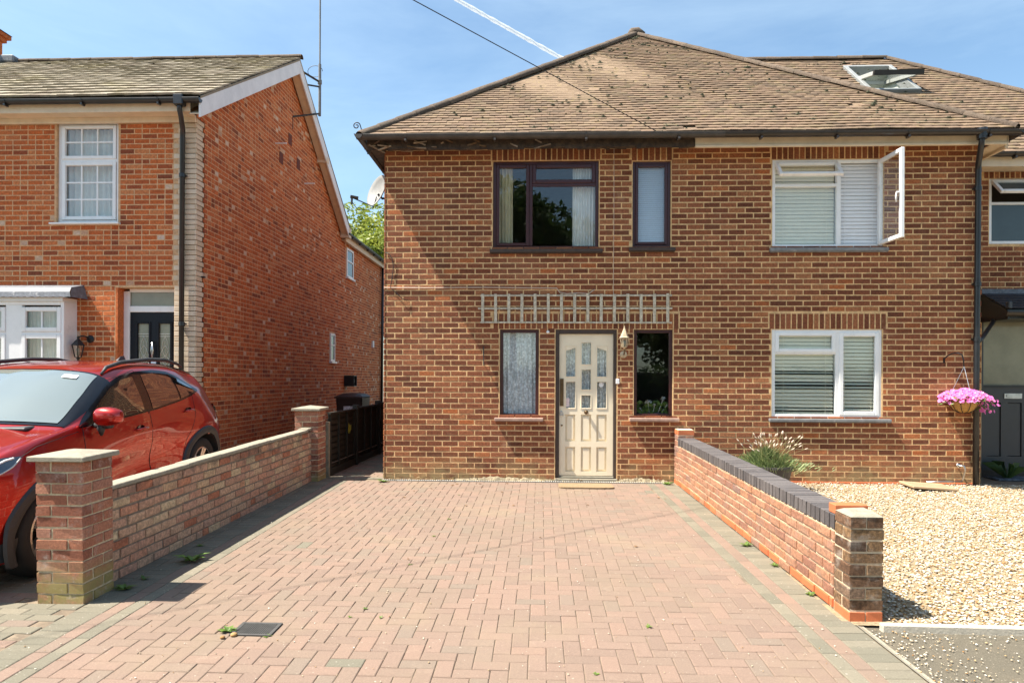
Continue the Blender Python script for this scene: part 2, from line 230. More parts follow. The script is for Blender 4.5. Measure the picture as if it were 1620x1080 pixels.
# ---------------------------------------------------------------- geometry helpers
def frame(o, u, up):
    u = Vector(u).normalized(); up = Vector(up).normalized(); n = u.cross(up)
    M = Matrix(((u.x, up.x, n.x, o[0]), (u.y, up.y, n.y, o[1]), (u.z, up.z, n.z, o[2]), (0, 0, 0, 1))); return M
I4 = Matrix.Identity(4)
class MB:
    def __init__(s): s.v = []; s.f = []; s.r = []; s.m = []
    def add(s, vs, fs, xf=None, mi=0, r=None):
        b = len(s.v); r = rnd.random() if r is None else r
        s.v += [tuple(xf @ Vector(p)) for p in vs] if xf is not None else [tuple(p) for p in vs]
        s.f += [tuple(i + b for i in f) for f in fs]; s.r += [r] * len(fs); s.m += [mi] * len(fs); return s
    def box(s, x0, x1, y0, y1, z0, z1, xf=None, mi=0, r=None):
        v = [(x0, y0, z0), (x1, y0, z0), (x1, y1, z0), (x0, y1, z0), (x0, y0, z1), (x1, y0, z1), (x1, y1, z1), (x0, y1, z1)]
        return s.add(v, [(0, 3, 2, 1), (4, 5, 6, 7), (0, 1, 5, 4), (1, 2, 6, 5), (2, 3, 7, 6), (3, 0, 4, 7)], xf, mi, r)
    def ring(s, x0, x1, y0, y1, t, z0, z1, xf=None, mi=0):
        s.box(x0, x0 + t, y0, y1, z0, z1, xf, mi); s.box(x1 - t, x1, y0, y1, z0, z1, xf, mi)
        s.box(x0 + t, x1 - t, y0, y0 + t, z0, z1, xf, mi); return s.box(x0 + t, x1 - t, y1 - t, y1, z0, z1, xf, mi)
    def tube(s, pts, r, seg=8, xf=None, mi=0, cap=True):
        P = [Vector(p) for p in pts]; n = len(P); rs = r if isinstance(r, (list, tuple)) else [r] * n
        vs = []; a = None
        for i in range(n):
            t = (P[min(i + 1, n - 1)] - P[max(i - 1, 0)]).normalized()
            if a is None: a = t.orthogonal().normalized()
            else: a = (a - t * a.dot(t)).normalized()
            b = t.cross(a)
            vs += [P[i] + (a * math.cos(k * 2 * math.pi / seg) + b * math.sin(k * 2 * math.pi / seg)) * rs[i] for k in range(seg)]
        fs = [(i * seg + k, i * seg + (k + 1) % seg, (i + 1) * seg + (k + 1) % seg, (i + 1) * seg + k) for i in range(n - 1) for k in range(seg)]
        if cap: fs += [tuple(range(seg))[::-1], tuple((n - 1) * seg + k for k in range(seg))]
        return s.add(vs, fs, xf, mi)
    def lathe(s, prof, seg=24, xf=None, mi=0, a0=0, a1=2 * math.pi):
        full = abs(a1 - a0 - 2 * math.pi) < 1e-6; m = seg if full else seg + 1; vs = []
        for r, z in prof: vs += [(r * math.cos(a0 + (a1 - a0) * k / seg), r * math.sin(a0 + (a1 - a0) * k / seg), z) for k in range(m)]
        fs = []
        for i in range(len(prof) - 1):
            for k in range(seg):
                k2 = (k + 1) % m if full else k + 1
                fs.append((i * m + k, i * m + k2, (i + 1) * m + k2, (i + 1) * m + k))
        return s.add(vs, fs, xf, mi)
    def grid(s, rows, xf=None, mi=0, close=False):
        n = len(rows[0]); vs = [p for r in rows for p in r]
        fs = [(i * n + k, i * n + k + 1, (i + 1) * n + k + 1, (i + 1) * n + k) for i in range(len(rows) - 1) for k in range(n - 1)]
        return s.add(vs, fs, xf, mi)
    def prism(s, poly, z0, z1, xf=None, mi=0):
        n = len(poly); vs = [(x, y, z0) for x, y in poly] + [(x, y, z1) for x, y in poly]
        fs = [tuple(range(n))[::-1], tuple(range(n, 2 * n))] + [(i, (i + 1) % n, n + (i + 1) % n, n + i) for i in range(n)]
        return s.add(vs, fs, xf, mi)
    def mesh(s, name, mats, smooth=False, bevel=0):
        me = bpy.data.meshes.new(name); me.from_pydata(s.v, [], s.f)
        mats = mats if isinstance(mats, (list, tuple)) else [mats]
        for m in mats: me.materials.append(m)
        if bevel == 0:
            at = me.attributes.new('rnd', 'FLOAT', 'FACE'); at.data.foreach_set('value', s.r)
        if len(mats) > 1: me.polygons.foreach_set('material_index', s.m)
        if bevel:
            bm = bmesh.new(); bm.from_mesh(me); bmesh.ops.bevel(bm, geom=bm.edges, offset=bevel, segments=1, affect='EDGES', clamp_overlap=True); bm.to_mesh(me); bm.free()
        if smooth: me.polygons.foreach_set('use_smooth', [True] * len(me.polygons))
        me.update(); return me
    def build(s, name, mats, parent=None, smooth=False, bevel=0, kind=None, label=None):
        return obj(name, s.mesh(name, mats, smooth, bevel), parent, kind, label)
def obj(name, me, parent=None, kind=None, label=None, mat=None):
    o = bpy.data.objects.new(name, me); COL.objects.link(o)
    if parent: o.parent = parent
    if mat is not None: o.matrix_local = mat
    if kind: o['kind'] = kind
    if label: o['label'] = label
    return o
def thing(name, label, cat, M=None, group=None):
    o = bpy.data.objects.new(name, None); COL.objects.link(o); o.empty_display_size = .2
    if M is not None: o.matrix_world = M
    o['label'] = label; o['category'] = cat
    if group: o['group'] = group
    return o
def tag(o, label, cat, group=None):
    o['label'] = label; o['category'] = cat
    if group: o['group'] = group
    return o
def T(x, y, z): return Matrix.Translation((x, y, z))
CAMI = CAMM.inverted()
def seen(p, nrm):
    q = CAMI @ p; d = -q.z
    if d < .3: return 0
    u, v = q.x / d * 1080, q.y / d * 1080
    if abs(u) > 815 or v > 610 or v < -490: return 0
    c = (CAMM.translation - p).normalized().dot(nrm)
    return max(c, .02) / (d * d)
# ----- pieces laid one by one: bricks, tiles, pavers
def shell(L_, h, p, j, R_):   # brick face standing proud of its joint
    a, b, c = L_ / 2, h / 2, min(.0045, h * .12)
    q = lambda: R_.uniform(-j, j)
    v = [(-a, -b, -.012), (a, -b, -.012), (a, b, -.012), (-a, b, -.012)]
    v += [(x + q(), y + q(), p - c * .8) for x, y in ((-a, -b), (a, -b), (a, b), (-a, b))]
    v += [(x + q(), y + q(), p + q() * .7) for x, y in ((-a + c, -b + c), (a - c, -b + c), (a - c, b - c), (-a + c, b - c))]
    f = [(0, 1, 5, 4), (1, 2, 6, 5), (2, 3, 7, 6), (3, 0, 4, 7), (4, 5, 9, 8), (5, 6, 10, 9), (6, 7, 11, 10), (7, 4, 8, 11), (8, 9, 10, 11)]
    return v, f
def block(L_, h, d, j, R_):   # whole brick, centred, arrises worn
    c = .004; v = []; q = lambda: R_.uniform(-j, j)
    for sz in (-1, 1):
        for zz, k in (((d / 2 - 0) * sz, c), ((d / 2 - c) * sz, 0)) if sz < 0 else (((d / 2 - c) * sz, 0), ((d / 2) * sz, c)):
            v += [(x + q(), y + q(), zz) for x, y in ((-L_ / 2 + k, -h / 2 + k), (L_ / 2 - k, -h / 2 + k), (L_ / 2 - k, h / 2 - k), (-L_ / 2 + k, h / 2 - k))]
    f = [(3, 2, 1, 0), (12, 13, 14, 15)]
    for r_ in range(3): f += [(r_ * 4 + k, r_ * 4 + (k + 1) % 4, r_ * 4 + 4 + (k + 1) % 4, r_ * 4 + 4 + k) for k in range(4)]
    return v, f
def tileg(w, g, t, j, R_):    # roof tile: origin at middle of its lower edge
    a = w / 2; z = .004 + R_.uniform(0, j * 2); sk = R_.uniform(-j, j) * 1.5; l = g + .02; c = w * .012
    v = [(-a, sk, z), (0, sk, z + c), (a, -sk, z), (-a, sk, z + t), (0, 0, z + t + c), (a, -sk, z + t), (-a, l, -.006), (a, l, -.006), (-a, l, t * .35), (0, l, t * .35 + c), (a, l, t * .35)]
    f = [(0, 1, 4, 3), (1, 2, 5, 4), (3, 4, 9, 8), (4, 5, 10, 9), (0, 3, 8, 6), (2, 7, 10, 5)]
    return v, f
SHAPES = {'shell': shell, 'block': block, 'tile': tileg}
class Courses:
    def __init__(s, parent, mats, piece='brick', mass='brickwork', nmax=290, jit=.0012):
        s.p = parent; s.mats = mats; s.it = []; s.piece = piece; s.mass = mass; s.nmax = nmax; s.j = jit; s.cache = {}
    def put(s, kind, a, b, c, M, mi=0, vis=1): s.it.append((kind, a, b, c, M, mi, vis))
    def finish(s):
        if not s.it: return
        sc = []
        PM = s.p.matrix_world if s.p.type != 'EMPTY' or True else I4
        # matrix_world of parents is not evaluated yet: chain by hand
        PM = I4; q = s.p
        while q is not None: PM = q.matrix_basis @ PM; q = q.parent
        PR = PM.to_3x3()
        for i, (k, a, b, c, M, mi, vis) in enumerate(s.it):
            w = PM @ M.translation; nz = (PR @ M.to_3x3() @ Vector((0, 0, 1))).normalized()
            sc.append((seen(w, nz) * a * b * vis, i))
        sc.sort(reverse=True); top = set(i for v, i in sc[:s.nmax] if v > 0)
        mb = MB()
        for i, (k, a, b, c, M, mi, vis) in enumerate(s.it):
            if i in top:
                key = (k, round(a, 3), round(b, 3), round(c, 3), mi, rnd.randrange(3))
                me = s.cache.get(key)
                if me is None:
                    v, f = SHAPES[k](a, b, c, s.j, rnd); me = bpy.data.meshes.new(s.piece); me.from_pydata(v, [], f); me.materials.append(s.mats[mi]); s.cache[key] = me
                obj(s.piece, me, s.p, mat=M)
            else:
                v, f = SHAPES[k](a, b, c, s.j, rnd); mb.add(v, f, M, mi)
        if mb.v: mb.build(s.mass, s.mats, s.p, kind='stuff')
def rows_fill(u0, u1, holes, L_, joint, off):
    """bricks on a grid of pitch L+joint between u0 and u1, leaving holes [(a,b)]"""
    free = [(u0, u1)]
    for a, b in sorted(holes):
        nf = []
        for p, q in free:
            if b <= p or a >= q: nf.append((p, q)); continue
            if a > p: nf.append((p, a))
            if b < q: nf.append((b, q))
        free = nf
    out = []; P = L_ + joint
    for p, q in free:
        k = math.floor((p - off) / P); x = off + k * P
        while x < q:
            a, b = max(x, p + (joint if p > u0 else 0)), min(x + L_, q - (joint if q < u1 else 0))
            if b - a > .035: out.append(((a + b) / 2, b - a))
            x += P
    return out
def brick_wall(C, F, u0, u1, w0, w1, holes=(), L_=.215, h=.065, joint=.01, proud=.002, mi=0, top=None, headers=0, w_off=0, vis=1, ph=0, pale=None):
    g = h + joint; n = int(round((w1 - w0) / g))
    for r in range(n):
        wc = w0 + (r + .5) * g
        hl = [(a, b) for a, b, c, d in holes if c - g * .35 < wc < d + g * .35 - .001 and not (wc > d or wc < c)]
        a1, b1 = u0, u1
        if top:
            t = top(wc)
            if t is None: continue
            a1, b1 = max(u0, t[0]), min(u1, t[1])
            if b1 - a1 < .05: continue
        off = u0 + ph + (-(L_ + joint) / 2 if r % 2 else 0)
        for uc, l in rows_fill(a1, b1, hl, L_, joint, off):
            parts = [(uc, l)]
            if headers and l > L_ * .95 and rnd.random() < headers:
                q = (l - joint) / 2; parts = [(uc - l / 2 + q / 2, q), (uc + l / 2 - q / 2, q)]
            for c_, l_ in parts:
                C.put('shell', l_, h, proud * rnd.uniform(.7, 1.4), F @ T(c_, wc, 0) @ Matrix.Rotation(rnd.gauss(0, .0025), 4, 'Z'), (pale[1] if pale and l_ < .13 and rnd.random() < pale[0] else mi), vis)
def soldiers(C, F, u0, u1, w0, w1, mi=0, wd=.064, joint=.011, proud=.0016):
    n = int(round((u1 - u0) / (wd + joint))); P = (u1 - u0) / n
    for i in range(n):
        C.put('shell', P - joint, w1 - w0 - joint, proud * rnd.uniform(.7, 1.4), F @ T(u0 + (i + .5) * P, (w0 + w1) / 2, 0), mi)
def slab(mb, F, u0, u1, w0, w1, holes, t, mi=0):
    us = sorted({u0, u1, *[x for h in holes for x in h[:2] if u0 < x < u1]}); ws = sorted({w0, w1, *[x for h in holes for x in h[2:] if w0 < x < w1]})
    ins = lambda a, b: any(h[0] < a < h[1] and h[2] < b < h[3] for h in holes)
    for a, b in zip(us, us[1:]):
        for c, d in zip(ws, ws[1:]):
            if ins((a + b) / 2, (c + d) / 2): continue
            mb.add([(a, c, 0), (b, c, 0), (b, d, 0), (a, d, 0)], [(0, 1, 2, 3)], F, mi); mb.add([(a, c, -t), (b, c, -t), (b, d, -t), (a, d, -t)], [(3, 2, 1, 0)], F, mi)
    for a, b, c, d in [(h[0], h[1], h[2], h[3]) for h in holes]:
        c_ = max(c, w0); d_ = min(d, w1)
        mb.add([(a, c_, 0), (a, d_, 0), (a, d_, -t), (a, c_, -t)], [(0, 1, 2, 3)], F, mi); mb.add([(b, c_, 0), (b, c_, -t), (b, d_, -t), (b, d_, 0)], [(0, 1, 2, 3)], F, mi)
        mb.add([(a, d_, 0), (b, d_, 0), (b, d_, -t), (a, d_, -t)], [(0, 1, 2, 3)], F, mi); mb.add([(a, c_, 0), (a, c_, -t), (b, c_, -t), (b, c_, 0)], [(0, 1, 2, 3)], F, mi)
    for q in ([(u0, w0, 0), (u0, w1, 0), (u0, w1, -t), (u0, w0, -t)], [(u1, w0, 0), (u1, w0, -t), (u1, w1, -t), (u1, w1, 0)], [(u0, w1, 0), (u1, w1, 0), (u1, w1, -t), (u0, w1, -t)]):
        mb.add(q, [(0, 1, 2, 3)], F, mi)
def window(parent, F, r, n, fw, fm, mull=(), lights=(), gm=None, bar_t=.022, depth=.07, label=None):
    """r=(u0,u1,w0,w1); n outer plane of the frame; mull = bars (u0,u1,w0,w1); lights = (u0,u1,w0,w1,sash_t,(nx,ny) or uneven w list, openM)"""
    gm = gm or glass
    mb = MB(); mb.ring(*r, fw, n - depth, n, F)
    for q in mull: mb.box(*q, n - depth + .004, n - .002, F)
    w = mb.build('window', fm, parent, bevel=.004, label=label)
    for l in lights:
        a, b, c, d, st = l[:5]; nb = l[5] if len(l) > 5 else None; OM = F @ l[6] if len(l) > 6 and l[6] is not None else F
        if st: MB().ring(a, b, c, d, st, n - .035, n + .012, OM).build('sash', fm, w, bevel=.006)
        i = st if st else 0
        MB().box(a + i - .004, b - i + .004, c + i - .004, d - i + .004, n - .026, n - .018, OM).build('pane', gm, w)
        if nb:
            nx, ny = nb
            for k in range(1, nx):
                x = a + i + (b - a - 2 * i) * k / nx; MB().box(x - bar_t / 2, x + bar_t / 2, c + i, d - i, n - .017, n - .006, OM).build('glazing_bar', fm, w)
            for k in range(1, ny):
                y = c + i + (d - c - 2 * i) * k / ny; MB().box(a + i, b - i, y - bar_t / 2, y + bar_t / 2, n - .0165, n - .0055, OM).build('glazing_bar', fm, w)
    return w
def drape(name, label, cat, F, u0, u1, w0, w1, n, mat, folds=9, amp=.018, group=None, gather=0, seed=0):
    R_ = random.Random(seed); ph = [R_.uniform(0, 6) for _ in range(4)]; rows = []
    nu = max(20, folds * 8)
    for j in range(7):
        w = w0 + (w1 - w0) * j / 6
        rows.append([(u0 + (u1 - u0) * i / nu + gather * (1 - j / 6) * (1 - i / nu) * 0, w, n + amp * math.sin(folds * 2 * math.pi * i / nu + ph[0] + .5 * math.sin(i * .13 + j * .5 + ph[1])) + amp * .5 * math.sin(i * .21 + ph[2] + j * .2)) for i in range(nu + 1)])
    o = MB().grid(rows, F).build(name, mat, None, smooth=True); return tag(o, label, cat, group)
def blind(label, F, u0, u1, w0, w1, n, mat, gap=.05, tilt=60, gaps=(), slat=.05):
    t = thing('venetian_blind', label, 'blind', F @ T((u0 + u1) / 2, w0, n)); hw = (u1 - u0) / 2; k = int((w1 - w0) / gap)
    me = {}
    for i in range(k):
        y = (i + .5) * gap; tl = tilt
        for a, b, tt in gaps:
            if a <= i < b: tl = tt
        if tl not in me:
            mb = MB(); rows = [[(x, s_ * slat / 2 * math.sin(rad(tl)), -s_ * slat / 2 * math.cos(rad(tl)) + .003 * (1 - s_ * s_)) for x in (-hw, hw)] for s_ in (-1, 0, 1)]
            mb.grid(rows); me[tl] = mb.mesh('slat', mat, smooth=True)
        obj('slat', me[tl], t, mat=T(0, y, rnd.uniform(-.001, .001)) @ Matrix.Rotation(rnd.gauss(0, .002), 4, 'Z'))
    c = MB()
    for x in (-hw * .72, hw * .72): c.box(x - .002, x + .002, 0, w1 - w0, .026, .029)
    c.build('ladder_cord', mat, t); MB().box(-hw, hw, w1 - w0 - .015, w1 - w0 + .02, -.02, .02).build('head_rail', mat, t)
    return t
def gz(y): return .026 * (y - 9.43) if y < 9.43 else 0.0
SL = Vector((0, 1, .026)).normalized()

# ================================================================ SETTING
g = MB()
ys = [-400, -3.0, 9.43, 400]; zs = [gz(-3.0) - .004] * 2 + [-.004, -.004]
g.grid([[(x, y, z) for x in (-400, -20, 0, 20, 400)] for y, z in zip(ys, zs)]).build('ground', asphalt, kind='structure')
# driveway of block paving
dr = MB(); dr.grid([[(x, y, gz(y) + .006) for x in (-3.22, 2.02)] for y in (.4, 9.47)])
drive = dr.build('driveway', sand_joint, kind='structure')
C = Courses(drive, [paver_red, paver_grey], 'paver', 'paving_blocks', 295, .0012)
def paver(xc, yc, lx, ly, mi, ang=0):
    z = gz(yc) + .0085 + rnd.gauss(0, .0007)
    C.put('shell', lx, ly, .003, T(xc, yc, z) @ Matrix.Rotation(.026 + rnd.gauss(0, .003), 4, 'X') @ Matrix.Rotation(rnd.gauss(0, .003), 4, 'Y') @ Matrix.Rotation(ang + rnd.gauss(0, .004), 4, 'Z'), mi)
XL0, J = -3.06, .0035
def xr(y): return 1.985 - (y - 4.43) * .0278
y = .55
yend = 9.36
while y < yend:     # edging courses: soldier, red stretcher, grey stretcher, on both sides
    paver(XL0 + .10, y + .05, .2 - J, .1 - J, 1); paver(xr(y) - .10, y + .05, .2 - J, .1 - J, 1, .0278)
    if y > 4.6: paver(XL0 - .075, y + .05, .13, .1 - J, 1)
    y += .1
y = .55
while y < yend:
    l = min(.2, yend - y)
    paver(XL0 + .25, y + l / 2, .1 - J, l - J, 0); paver(XL0 + .35, y + l / 2, .1 - J, l - J, 1)
    paver(xr(y) - .25, y + l / 2, .1 - J, l - J, 0, .0278); paver(xr(y) - .35, y + l / 2, .1 - J, l - J, 1, .0278); y += .2
xa = XL0 + .40
for i in range(-1, 48):
    for jx in range(-2, 90):
        c_ = (i - jx) % 4; X0 = xa + i * .1; Y0 = .55 + jx * .1
        if c_ == 0: q = (X0, X0 + .2, Y0, Y0 + .1)
        elif c_ == 3: q = (X0, X0 + .1, Y0, Y0 + .2)
        else: continue
        lim = xr((q[2] + q[3]) / 2) - .40
        a, b, c1, d1 = max(q[0], xa), min(q[1], lim), max(q[2], .55), min(q[3], yend - .02)
        if b - a < .03 or d1 - c1 < .03: continue
        paver((a + b) / 2, (c1 + d1) / 2, b - a - J, d1 - c1 - J, 1 if rnd.random() < .004 else 0)
C.finish()
# passage between the houses
ps = MB(); ps.grid([[(x, y, gz(y) + .006) for x in (-3.03, -2.19)] for y in (9.47, 24)])
pas = ps.build('side_path', sand_joint, kind='structure'); C = Courses(pas, [paver_red, paver_grey], 'paver', 'paving_blocks', 60)
y = 9.5
while y < 15:
    for k in range(4):
        C.put('shell', .2 - J, .1 - J, .004, T(-2.93 + .2 * k + (.1 if int(y * 10) % 2 else 0) * .9 - .0, y + .05, .012 + rnd.gauss(0, .001)), 1 if rnd.random() < .5 else 0)
    y += .1
C.finish()
# neighbour's drive, rising to the left-hand house
def gl(y): return gz(y) if y < 5.2 else gz(5.2) + .066 * (min(y, 9.75) - 5.2)
nb = MB(); nb.grid([[(x, y, gl(y) + .004) for x in (-14, XL0 - .14 if y < 5 else -3.25)] for y in (-1, 2, 4.5, 5.2, 9.75)]); nb.grid([[(x, y, gl(9.75) + .004) for x in (-5.02, -3.0)] for y in (9.75, 24)])
nd = nb.build('neighbour_drive', sand_joint, kind='structure'); C = Courses(nd, [paver_grey, paver_red], 'paver', 'paving_blocks', 120)
y = 2.0
while y < 9.6:
    for k in range(26):
        x = XL0 - .11 - .2 * k - (.1 if int(round(y * 10)) % 2 else 0)
        if (x > -3.5 and 4.4 < y < 4.95) or (y > 4.9 and x > -3.4): continue
        C.put('shell', .2 - J, .1 - J, .004, T(x, y + .05, gl(y + .05) + .008 + rnd.gauss(0, .001)) @ Matrix.Rotation(.026 if y < 5.2 else .066, 4, 'X'), 1 if rnd.random() < .3 else 0)
    y += .1
C.finish()
# gravel garden
MB().grid([[(x, y, gz(y) + .012) for x in (1.93, 14)] for y in (4.38, 9.47)]).build('gravel_bed', plain('gravel_fines', (.32, .24, .14), .95, var=.4, vscale=40, bump=1), kind='structure')
MB().box(0, 6.5, 0, .05, 0, .055, T(2.12, 4.31, gz(4.31) - .012) @ Matrix.Rotation(-.02, 4, 'Z')).build('kerb_edging', plain('pale_kerb_concrete', (.50, .45, .36), .9, var=.15, vscale=20, bump=.6), kind='structure', bevel=.006)
MB().grid([[(1.985 + .0278 * (4.43 - y) + o_, y, gz(y) + .016 - .012 * (o_ > 0)) for o_ in (0, .03, .05)] for y in np.linspace(.4, 4.38, 30)]).build('mortar_haunch', concrete, kind='structure')
def pebbles(name, n, fn, smin, smax, mat, seed, flat=.55):
    R_ = np.random.RandomState(seed)
    ph = (1 + 5 ** .5) / 2
    bv = np.array([(-1, ph, 0), (1, ph, 0), (-1, -ph, 0), (1, -ph, 0), (0, -1, ph), (0, 1, ph), (0, -1, -ph), (0, 1, -ph), (ph, 0, -1), (ph, 0, 1), (-ph, 0, -1), (-ph, 0, 1)]) / 1.9
    bf = np.array([(0, 11, 5), (0, 5, 1), (0, 1, 7), (0, 7, 10), (0, 10, 11), (1, 5, 9), (5, 11, 4), (11, 10, 2), (10, 7, 6), (7, 1, 8), (3, 9, 4), (3, 4, 2), (3, 2, 6), (3, 6, 8), (3, 8, 9), (4, 9, 5), (2, 4, 11), (6, 2, 10), (8, 6, 7), (9, 8, 1)])
    P = fn(R_, n); n = len(P)
    s = R_.uniform(smin, smax, (n, 1, 1)) * .5 * np.stack([R_.uniform(.8, 1.4, n), R_.uniform(.6, 1.0, n), R_.uniform(flat * .6, flat * 1.2, n)], 1)[:, None, :]
    v = bv[None] * s * R_.uniform(.8, 1.15, (n, 12, 1)); a = R_.uniform(0, 6.28, n); tl = R_.normal(0, .35, n)
    c, sn = np.cos(tl)[:, None], np.sin(tl)[:, None]; y_, z_ = v[:, :, 1] * c - v[:, :, 2] * sn, v[:, :, 1] * sn + v[:, :, 2] * c
    ca, sa = np.cos(a)[:, None], np.sin(a)[:, None]; x2, y2 = v[:, :, 0] * ca - y_ * sa, v[:, :, 0] * sa + y_ * ca
    V = np.stack([x2, y2, z_], 2) + P[:, None, :]; Fa = (bf[None] + 12 * np.arange(n)[:, None, None]).reshape(-1)
    me = bpy.data.meshes.new(name); me.vertices.add(n * 12); me.vertices.foreach_set('co', V.reshape(-1)); nf = n * 20
    me.loops.add(nf * 3); me.loops.foreach_set('vertex_index', Fa.astype(np.int32)); me.polygons.add(nf); me.polygons.foreach_set('loop_start', np.arange(nf, dtype=np.int32) * 3)
    me.polygons.foreach_set('use_smooth', np.ones(nf, bool)); me.materials.append(mat); me.update(calc_edges=True)
    me.attributes.new('rnd', 'FLOAT', 'FACE').data.foreach_set('value', np.repeat(R_.uniform(0, 1, n), 20).astype(np.float32))
    return obj(name, me, kind='stuff')
gravel_m = piece_mat('cream_gravel', [(0, (.30, .16, .06)), (.12, (.42, .26, .11)), (.28, (.50, .39, .24)), (.5, (.60, .52, .39)), (.85, (.74, .69, .60)), (.95, (.52, .38, .21)), (1, (.40, .34, .27))], .2, 60, (20, .1, (.5, .4, .3)), bump=.2)
def gp(R_, n):
    x = R_.uniform(1.95, 9.6, n); y = 4.37 + 5.1 * R_.uniform(0, 1, n) ** 1.15
    k = (x > 2.23 - (y - 4.43) * .0278) & ((x > 2.6) | (y > 4.4)); x, y = x[k], y[k]; return np.stack([x, y, .026 * (y - 9.43) + .018 + R_.uniform(-.006, .012, len(x))], 1)
pebbles('gravel', 66000, gp, .011, .029, gravel_m, 3, .5)
def gp2(R_, n):
    a = R_.exponential(.22, n); x = R_.uniform(2.0, 8, n); y = 4.28 - a
    m_ = R_.uniform(0, 1, n) < .35; x = np.where(m_, 2.03 + R_.exponential(.25, n), x); y = np.where(m_, 4.33 - R_.uniform(0, .9, n), y)
    k = (x > 2.02 + .0278 * (4.43 - y)) & (y > 1); x, y = x[k], y[k]; return np.stack([x, y, .026 * (y - 9.43) + .004 + R_.uniform(0, .004, len(x))], 1)
pebbles('stray_gravel', 1000, gp2, .004, .017, gravel_m, 5)
def gp3(R_, n):
    x = R_.uniform(-3, 1.8, n); y = 3.3 + 5.8 * R_.uniform(0, 1, n) ** 2; return np.stack([x, y, .026 * (y - 9.43) + .016 + R_.uniform(0, .002, n)], 1)
pebbles('grit', 420, gp3, .004, .013, gravel_m, 8)

# ================================================================ MIDDLE HOUSE
D = 9.475
FM = frame((0, D, 0), (1, 0, 0), (0, 0, 1))
hm = thing('house', 'wide brown brick house with hipped roof, cream front door and hanging basket, in the middle', 'house', T(1.88, D, 0))
HI = T(-1.88, -D, 0)          # children are written in world coordinates
def sub(parent_inv, F): return parent_inv @ F
F = sub(HI, FM)
W1, W2, W3, W4 = (-.671, .795, 3.225, 4.447), (1.259, 1.782, 3.24, 4.43), (-.565, -.024, .893, 2.11), (1.286, 1.818, .903, 2.11)
DR, W5, W6 = (.207, 1.052, .05, 2.11), (3.157, 4.642, 3.228, 4.43), (3.158, 4.635, .905, 2.113)
OP = [W1, W2, W3, W4, DR, W5, W6]
S1, S2, S3, S4, S5 = (-.69, .82, 4.447, 4.62), (1.24, 1.80, 4.43, 4.62), (-.66, 1.90, 2.11, 2.335), (3.14, 4.66, 4.43, 4.62), (3.12, 4.69, 2.113, 2.335)
mb = MB(); slab(mb, F, -2.184, 5.934, -.06, 4.63, OP, .25)
wall = mb.build('wall', mortar_main, hm)
mb = MB()
for a, b, c, d in ((-2.184, -1.94, D + .25, 18), (5.69, 5.934, D + .25, 18)): mb.box(a, b, c, d, -.06, 4.63, HI)
mb.box(-2.184, 5.934, 18, 18.25, -.06, 4.63, HI); mb.build('wall', brick_main, hm)
mb = MB(); mb.box(-1.93, 5.68, D + .26, 17.98, 2.45, 2.7, HI); mb.box(-1.93, 5.68, D + .26, 17.98, -.05, .04, HI); mb.box(2.4, 2.6, D + .26, 17.98, .04, 4.6, HI); mb.box(-1.93, 5.68, 12.6, 12.7, .04, 4.6, HI)
mb.box(-1.93, 5.68, D + .26, 17.98, 4.635, 4.66, HI); mb.build('interior_partition', interior, hm)
C = Courses(hm, [brick_main, brick_orange, roof_main], nmax=285)
brick_wall(C, F, -2.196, 5.946, -.045, 4.605, OP + [S1, S2, S3, S4, S5], .2135, .0638, .0112, .0017, ph=.05)
for s_ in (S1, S2, S4): soldiers(C, F, *s_)
for s_ in (S3, S5): soldiers(C, F, *s_)
FL = sub(HI, frame((-2.184, 18.2, 0), (0, -1, 0), (0, 0, 1)))
brick_wall(C, FL, 0, 18.2 - D + .006, -.045, 4.605, (), vis=0)
# orange plinth course of the right half
for k in range(16):
    C.put('shell', .215, .06, .014, F @ T(2.35 + k * .225, .012, 0), 1)
C.finish()
MB().box(-2.2, 1.86, -.1, .0, -.02, .03, F).box(-1.2, 1.2, -.03, .035, -.02, .022, F).build('plinth', concrete_d, hm, bevel=.012)
# roof
EY, EZ, AX, AY, AZ = 9.10, 4.69, 1.88, 13.8, 8.33
XL, XR = -2.44, 6.20
sl = math.hypot(AY - EY, AZ - EZ); pit = math.atan2(AZ - EZ, AY - EY)
FR = sub(HI, frame((0, EY, EZ), (1, 0, 0), (0, math.cos(pit), math.sin(pit))))
mb = MB(); e = .012
V = [(XL, EY, EZ - e), (XR, EY, EZ - e), (AX, AY, AZ - e), (XL, 18.6, EZ - e), (AX, 18.6, AZ - e), (XR, 18.6, EZ - e)]
mb.add(V, [(0, 1, 2), (0, 2, 4, 3), (1, 5, 4, 2)], HI); mb.add([(x, y, z - .05) for x, y, z in V], [(2, 1, 0), (3, 4, 2, 0), (2, 4, 5, 1)], HI)
mb.add([(XL, EY, EZ - e), (XR, EY, EZ - e), (XL, EY, EZ - .062), (XR, EY, EZ - .062)], [(0, 2, 3, 1)], HI)
roof = mb.build('roof', roof_main, hm)
C = Courses(roof, [roof_main], 'roof_tile', 'roof_tiles', 290, .0022)
gau, tw = .112, .165
sag = lambda u, s: -.018 * math.sin(s / sl * math.pi) * (1 + .6 * math.sin(u * 1.1 + 1)) + .006 * math.sin(u * 3.1 + s * 2)
